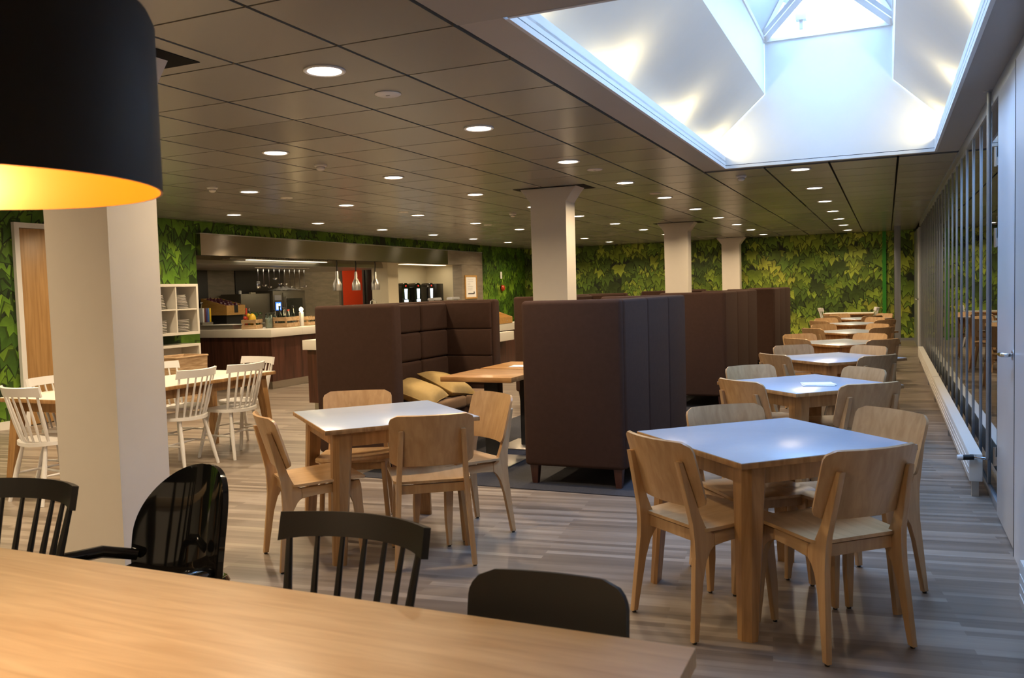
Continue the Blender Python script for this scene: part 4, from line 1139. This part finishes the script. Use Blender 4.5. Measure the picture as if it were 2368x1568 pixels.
# base filler under the onions so that they rest on something
for (x, y) in ():
    pass
o = thing('cutting_board_rack', 'steel rack holding coloured cutting boards at the left end of the counter', 'rack', (-11.25, 11.55, 0.92))
MB().b(-0.12, 0.12, -0.02, 0.24, 0, 0.075).build('base', M['steel2'], o)
for k, nme in enumerate(('white', 'brown', 'violet', 'blue', 'yellow')):
    o = tag(MB().box((-11.25, 11.575 + 0.042 * k, 0.996 + 0.125), (0.22, 0.030 + (0.008 if nme in ('white', 'yellow') else 0), 0.25), bev=0.004).build('cutting_board', BOARD[nme]), '%s plastic cutting board standing in the rack at the counter end' % nme, 'cutting board', 'cutting boards')
o = thing('utensil_pot', 'black pot of kitchen tools behind the cutting boards', 'pot', (-11.55, 11.85, 0.92))
MB().lathe([(0, 0), (0.06, 0), (0.065, 0.26), (0.06, 0.26), (0.055, 0.01), (0, 0.01)], 18).build('pot', M['kblack'], o)
for k in range(5):
    a = k * 1.25
    MB().tube([(0.02 * math.cos(a), 0.02 * math.sin(a), 0.02), (0.09 * math.cos(a), 0.09 * math.sin(a), 0.40)], 0.006, 6).blob((0.095 * math.cos(a), 0.095 * math.sin(a), 0.42), 0.024, 1).build('tool', M['chrome'], o)
# things on the front counter
def crate(x, y, rz, w_, d_, h_, label, mat=None):
    mat = mat or M['pallet']
    o = thing('wooden_crate', label, 'crate', (x, y, 0.92), R(rz))
    for sy in (-1, 1):
        for z in (0.0, h_ * 0.55): MB().b(-d_ / 2, d_ / 2, sy * w_ / 2 - 0.006, sy * w_ / 2 + 0.006, z + 0.01, z + h_ * 0.42).build('slat', mat, o)
    for sx in (-1, 1):
        for z in (0.0, h_ * 0.55): MB().b(sx * d_ / 2 - 0.006, sx * d_ / 2 + 0.006, -w_ / 2, w_ / 2, z + 0.01, z + h_ * 0.42).build('slat', mat, o)
        for sy in (-1, 1): MB().b(sx * (d_ / 2 - 0.02) - 0.012, sx * (d_ / 2 - 0.02) + 0.012, sy * (w_ / 2 - 0.02) - 0.012, sy * (w_ / 2 - 0.02) + 0.012, 0, h_).build('corner_post', mat, o)
    MB().b(-d_ / 2, d_ / 2, -w_ / 2, w_ / 2, 0.0, 0.01).build('base_board', mat, o)
    return o
crate(-9.12, 10.50, 20, 0.30, 0.22, 0.15, 'small dark crate of vegetables on the counter left of the glass jars')
crate(-8.88, 11.02, 8, 0.40, 0.26, 0.17, 'wooden crate of bottles on the counter right of the glass jars')
crate(-8.95, 11.72, 4, 0.55, 0.30, 0.15, 'flat wooden crate of glasses at the right of the counter items')
def veg(name, label, cat, x, y, z, r, sq, mat):
    o = thing(name, label, cat, (x, y, z)); MB().blob((0, 0, 0), r, 2, sq).build('body', mat, o)
    MB().tube([(0, 0, r * sq[2] * 0.9), (0.004, 0.004, r * sq[2] + 0.02)], 0.006, 6).build('stem', M['leafgreen'], o)
veg('yellow_squash', 'yellow squash leaning in the vegetable crate', 'squash', -9.07, 10.45, 0.92 + 0.15, 0.06, (0.9, 1.15, 1.6), M['yellow'])
veg('lemon', 'small lemon at the back of the vegetable crate', 'lemon', -9.16, 10.47, 0.92 + 0.21, 0.03, (1, 1, 1.2), M['yellow'])
veg('red_pepper', 'red pepper at the back of the vegetable crate', 'pepper', -9.18, 10.41, 0.92 + 0.17, 0.028, (1, 1, 1.2), M['red'])
o = thing('herb_bunch', 'bunch of dark green herbs in the vegetable crate', 'herbs', (-9.15, 10.60, 0.93)); o['kind'] = 'stuff'
g = MB(); rr = random.Random(9)
for k in range(120):
    p = Vector((rr.uniform(-.09, .09), rr.uniform(-.11, .11), rr.uniform(0.02, .22))); a = rr.uniform(0, 6.28); s_ = rr.uniform(.015, .03)
    g.face([p, p + Vector((s_ * math.cos(a), s_ * math.sin(a), s_ * .5)), p + Vector((0, 0, s_ * 1.6)), p + Vector((-s_ * math.sin(a) * .6, s_ * math.cos(a) * .6, s_))])
g.build('leaf', M['leafgreen'], o, smooth=0)
for k, (x, y) in enumerate(((-8.98, 10.73), (-9.02, 10.86))):
    o = thing('storage_jar', 'clear swing top jar with pale filling, %s of two on the counter' % ('left' if k == 0 else 'right'), 'jar', (x, y, 0.92), group='jars on the counter')
    MB().lathe([(0, 0), (0.05, 0), (0.06, 0.02), (0.06, 0.17), (0.048, 0.20), (0.048, 0.215)], 20).build('glass', M['jar'], o)
    MB().lathe([(0, 0.004), (0.046, 0.006), (0.055, 0.022), (0.055, 0.15), (0, 0.155)], 20).build('filling', M['jarfill'], o)
    MB().lathe([(0.05, 0.212), (0.05, 0.225), (0, 0.232)], 20).build('lid', M['jar'], o)
    MB().tube([(0.049, 0.0, 0.20), (0.055, 0.0, 0.24), (-0.055, 0, 0.24), (-0.049, 0, 0.20)], 0.003, 6).build('wire_clip', M['chrome'], o)
BT_ = [(-8.98, 10.88, 'clear'), (-8.85, 10.92, 'clear'), (-8.97, 10.99, 'green'), (-8.83, 11.02, 'clear'), (-8.95, 11.08, 'amber'), (-8.82, 11.13, 'clear'), (-8.93, 11.16, 'clear'), (-8.80, 10.86, 'green')]
for k, (x, y, kk) in enumerate(BT_):
    h_ = 0.26 + 0.03 * (k % 3)
    o = thing('bottle', '%s glass bottle in the counter crate, %s counting from the left' % (kk, NTH[k]), 'bottle', (x, y, 0.931), group='bottles in the counter crate')
    MB().lathe([(0, 0), (0.032, 0), (0.034, 0.01), (0.034, h_ * 0.55), (0.014, h_ * 0.74), (0.013, h_ * 0.95), (0.016, h_ * 0.96), (0.016, h_), (0, h_)], 16).build('glass', M['greenbottle'] if kk == 'green' else M['bottle'], o)
    MB().lathe([(0, 0.004), (0.029, 0.004), (0.029, h_ * 0.45), (0, h_ * 0.45)], 14).build('content', M['amber'] if kk == 'amber' else M['jarfill'], o)
    MB().lathe([(0.017, h_ - 0.012), (0.017, h_ + 0.012), (0, h_ + 0.014)], 12).build('cap', M['red'] if k in (3, 6) else M['kblack'], o)
for k, (x, y, kk) in enumerate(((-9.20, 10.52, 'red'), (-9.24, 10.62, 'clear'))):
    o = thing('bottle', '%s bottle standing behind the vegetable crate' % ('red capped' if k == 0 else 'clear shaker'), 'bottle', (x - 0.06, y + 0.02, 0.92))
    MB().lathe([(0, 0), (0.032, 0), (0.034, 0.20), (0.014, 0.26), (0.013, 0.30), (0, 0.30)], 16).build('glass', M['red'] if k == 0 else M['bottle'], o)
    MB().lathe([(0.015, 0.295), (0.015, 0.325), (0, 0.327)], 12).build('cap', M['red'] if k == 0 else M['chrome'], o)
for k in range(5):
    o = thing('drinking_glass', 'clear tumbler in the flat crate, %s from the left' % NTH[k], 'glass', (-8.95, 11.53 + 0.095 * k, 0.931), group='tumblers in the flat crate')
    MB().lathe([(0, 0), (0.03, 0), (0.036, 0.11), (0.034, 0.11), (0.028, 0.006), (0, 0.006)], 16).build('tumbler', M['jar'], o)
o = thing('candle_lamp', 'white pillar lamp glowing on the counter between the crates', 'lamp', (-8.80, 11.32, 0.92))
MB().b(-0.022, 0.022, -0.035, 0.035, 0, 0.23, bev=0.004).build('pillar', M['plate'], o)
MB().lathe([(0, 0.23), (0.02, 0.24), (0.034, 0.27), (0.024, 0.30), (0, 0.315)], 16).build('glow_bulb', M['flame'], o)
ld = bpy.data.lights.new('candle_light', 'POINT'); ld.energy = 1.2; ld.color = (1, 0.7, 0.35); ld.shadow_soft_size = 0.03
lo = bpy.data.objects.new('candle_light', ld); col.objects.link(lo); lo.parent = o; lo.location = (0.05, 0, 0.28)
# heat lamps
for k, y in enumerate((12.86, 13.46, 14.12)):
    o = thing('heat_lamp', 'steel bell shaped heat lamp over the counter, %s of three' % ('leftmost', 'middle one', 'rightmost')[k], 'lamp', (-9.16, y, 1.495), group='heat lamps over the counter')
    g = MB(); g.lathe([(0.082, 0.0), (0.082, 0.10), (0.072, 0.14), (0.045, 0.19), (0.028, 0.23), (0.027, 0.345), (0.022, 0.352), (0, 0.353)], 28)
    g.build('bell', M['steel2'], o)
    MB().lathe([(0.080, 0.002), (0.07, 0.05), (0, 0.06)], 24).build('reflector', M['steel2'], o)
    MB().tube([(0, 0, 0.35), (0.004, 0.006, 0.5), (0, 0, 0.545), (0, 0, CEIL - 1.495 - 0.05)], 0.011, 8).build('cord', M['black_matt'], o)
    ld = bpy.data.lights.new('heat_light', 'SPOT'); ld.energy = 14; ld.color = (1, 0.72, 0.4); ld.spot_size = R(110); ld.spot_blend = 0.6; ld.shadow_soft_size = 0.05
    lo = bpy.data.objects.new('heat_light', ld); col.objects.link(lo); lo.parent = o; lo.location = (0, 0, -0.01)
# white pillar, drinks alcove, stone cladding
tag(MB().b(-9.98, -9.58, 15.25, 15.66, 0.0, CEIL - 0.05).build('kitchen_pillar', M['cream'], smooth=0), 'broad cream pillar inside the kitchen right of the heat lamps', 'pillar')
o = thing('drinks_alcove', 'cream lined alcove holding the drinks machines', 'alcove', (-9.35, 15.69, 0))
MB().b(-0.85, -0.82, 0, 2.3, 0, 2.2).build('back_board', M['cream'], o)
MB().b(-0.82, 0.0, 2.22, 2.3, 0, 2.13).build('side_board', M['cream'], o)
MB().b(-0.82, 0.0, 0.0, 2.22, 2.05, 2.13).build('top_board', M['cream'], o)
MB().b(-0.82, -0.08, 0.0, 2.22, 0.92, 0.96).build('shelf_board', M['white_lam'], o)
MB().b(-0.80, -0.12, 0.01, 2.21, 0, 0.92).build('cabinet', M['darkwood'], o)
ld = bpy.data.lights.new('alcove_light', 'AREA'); ld.shape = 'RECTANGLE'; ld.size = 0.2; ld.size_y = 1.8; ld.energy = 7; ld.color = (1, 0.84, 0.56)
lo = bpy.data.objects.new('alcove_light', ld); col.objects.link(lo); lo.parent = o; lo.location = (-0.25, 1.1, 2.03)
MB().b(-0.35, -0.15, 0.2, 2.0, 2.042, 2.05).build('light_strip', M['hoodlamp'], o)
for k, (y0, y1) in enumerate(((15.74, 16.08), (16.26, 16.62), (16.84, 17.24))):
    o = thing('drinks_machine', 'black drinks machine with white lit cup picture, %s of three' % ('left', 'middle', 'right')[k], 'drinks machine', (-9.75, (y0 + y1) / 2, 0.96), group='black drinks machines')
    hw = 0.16
    prof = [(-hw, 0), (hw, 0), (hw, 0.58)] + [(hw * math.cos(R(a)), 0.58 + 0.10 * math.sin(R(a))) for a in range(15, 180, 15)] + [(-hw, 0.58)]
    MB().prism(prof, 'x', 0.0, 0.2, bev=0.008).build('housing', M['black_gloss'], o)
    MB().prism([(-0.045, 0.33), (0.04, 0.33), (0.06, 0.55), (-0.06, 0.55)], 'x', 0.202, 0.206).build('lit_panel', M['screenw'], o)
    MB().prism([(-0.075, 0.265), (0.075, 0.265), (0.075, 0.315), (-0.075, 0.315)], 'x', 0.202, 0.208).build('lit_tray', M['screenw'], o)
    MB().prism([(0.018, 0.36), (0.028, 0.36), (0.04, 0.53), (0.026, 0.53)], 'x', 0.207, 0.209).build('cup_picture', M['ink'], o)
    MB().prism([(0.015 * math.cos(R(a)), 0.615 + 0.015 * math.sin(R(a))) for a in range(0, 360, 30)], 'x', 0.202, 0.206).build('red_button', M['led'], o)
    MB().b(0.10, 0.26, -hw + 0.01, hw - 0.01, 0, 0.03).build('drip_tray', M['kblack'], o)
o = thing('black_dispenser', 'plain black tall dispenser right of the drinks machines', 'dispenser', (-9.75, 17.52, 0.96))
MB().b(-0.16, 0.16, -0.16, 0.16, 0, 0.66, bev=0.006).build('body', M['kblack'], o)
struct(MB().b(XL - 0.14, XL + 0.10, 17.52, 18.615, 0, 2.035).build('trim_6', M['stone'], smooth=0))
o = thing('picture_frame', 'wooden framed notice on the stone pier', 'notice', (XL + 0.101, 17.95, 1.52))
g = MB(); W_, H_ = 0.31, 0.275
g.b(0, 0.02, -W_, -W_ + 0.04, -H_, H_).b(0, 0.02, W_ - 0.04, W_, -H_, H_).b(0, 0.02, -W_ + 0.04, W_ - 0.04, -H_, -H_ + 0.035).b(0, 0.02, -W_ + 0.04, W_ - 0.04, H_ - 0.035, H_)
g.build('frame', M['pine'], o, smooth=0)
MB().b(0.001, 0.010, -W_ + 0.04, W_ - 0.04, -H_ + 0.035, H_ - 0.035).build('sheet', M['paper'], o, smooth=0)
g = MB(); rr = random.Random(2)
for k in range(7): g.b(0.0105, 0.0115, -0.17, -0.17 + rr.uniform(0.12, 0.3), 0.17 - k * 0.04, 0.176 - k * 0.04)
g.build('text_line', M['greyplastic'], o, smooth=0)
MB().b(0.0105, 0.012, -0.16, 0.16, -0.17, -0.145).b(0.0105, 0.012, 0.13, 0.18, -0.165, -0.11).build('drawing', M['ink'], o, smooth=0)
for k, (y0, y1) in enumerate(((15.6, 16.15), (16.42, 17.02))):
    o = thing('serving_stand', 'grey plastic tray stand on the counter before the drinks alcove, %s one' % ('left' if k == 0 else 'right'), 'stand', (-8.85, (y0 + y1) / 2, 0.92), group='grey tray stands')
    MB().prism([(-0.19, 0.33), (0.19, 0.33), (0.16, 0.38), (-0.16, 0.38)], 'x', -0.05, 0.10, bev=0.006).build('tray', M['greyplastic'], o)
    for sy in (-0.13, 0.13): MB().b(-0.03, 0.08, sy - 0.012, sy + 0.012, 0, 0.345).build('leg', M['steel2'], o)
o = thing('water_tap', 'curved chrome tap on the kitchen counter before the red door', 'tap', (-8.95, 13.6, 0.92))
MB().tube([(0, 0, 0), (0, 0, 0.30), (0.0, 0.02, 0.36), (0, 0.09, 0.385), (0, 0.17, 0.36), (0, 0.19, 0.32)], 0.011, 10).build('spout', M['chrome'], o)
MB().lathe([(0, 0), (0.03, 0), (0.026, 0.03), (0, 0.03)], 16).build('base', M['chrome'], o)
# buffet island behind the left booth
o = thing('buffet_island', 'white topped dark wood buffet island behind the left booth', 'counter', (-6.1, 8.4, 0))
MB().b(-0.42, 0.36, -0.02, 4.9, 0.75, 0.87, bev=0.004).build('worktop', M['white_lam'], o)
MB().b(-0.38, 0.32, 0.02, 4.86, 0.10, 0.75).build('side_panel', M['darkwood'], o)
MB().b(-0.33, 0.27, 0.06, 4.8, 0.0, 0.10).build('kick_plinth', M['steel'], o)
MB().b(0.36, 0.50, 3.4, 4.3, 0.60, 0.74, bev=0.003).build('tray_ledge', M['white_lam'], o)
o = thing('bread_box', 'open wooden cutlery box with slanted front on the buffet island', 'box', (-5.95, 12.6, 0.87))
MB().prism([(-0.25, 0.0), (0.22, 0.0), (0.22, 0.10), (-0.25, 0.26)], 'y', -0.35, -0.335).build('side_board', M['pine'], o)
MB().prism([(-0.25, 0.0), (0.22, 0.0), (0.22, 0.10), (-0.25, 0.26)], 'y', 0.335, 0.35).build('side_board', M['pine'], o)
MB().b(0.205, 0.22, -0.335, 0.335, 0, 0.10).build('front_board', M['pine'], o)
MB().b(-0.25, -0.235, -0.335, 0.335, 0, 0.26).build('rear_board', M['pine'], o)
MB().b(-0.235, 0.205, -0.335, 0.335, 0, 0.012).build('base_board', M['pine'], o)
g = MB(); rr = random.Random(4)
for k in range(60):
    x, y = rr.uniform(-.2, .17), rr.uniform(-.3, .3); g.box((x, y, 0.03 + 0.10 * (0.2 - x) + rr.uniform(0, .04)), (0.16, 0.02, 0.006), rot=(rr.uniform(-.4, .4), rr.uniform(-.3, .3), rr.uniform(0, 6)))
c_ = g.build('cutlery', M['chrome'], o, smooth=0); c_['kind'] = 'stuff'
tag(MB().b(-6.3, -6.1, 12.5, 12.9, 0.87, 1.22, bev=0.004).build('wooden_box', M['pallet'], smooth=0), 'upright wooden box behind the cutlery box on the buffet island', 'box')
# fire bell on the ivy wall
o = thing('fire_alarm', 'red fire alarm bell on the ivy wall right of the kitchen', 'alarm', (XL + 0.025, 19.92, 1.48))
b_ = MB().lathe([(0, 0.06), (0.05, 0.055), (0.075, 0.03), (0.08, 0.0), (0, 0)], 20).build('bell', M['red'], o); b_.rotation_euler = (0, PI / 2, 0)
o = MB().b(XL + 0.024, XL + 0.04, 19.80, 19.90, 1.72, 1.90, bev=0.003).build('wall_card', M['paper'])
tag(o, 'small white card on the ivy wall above the fire bell', 'card')
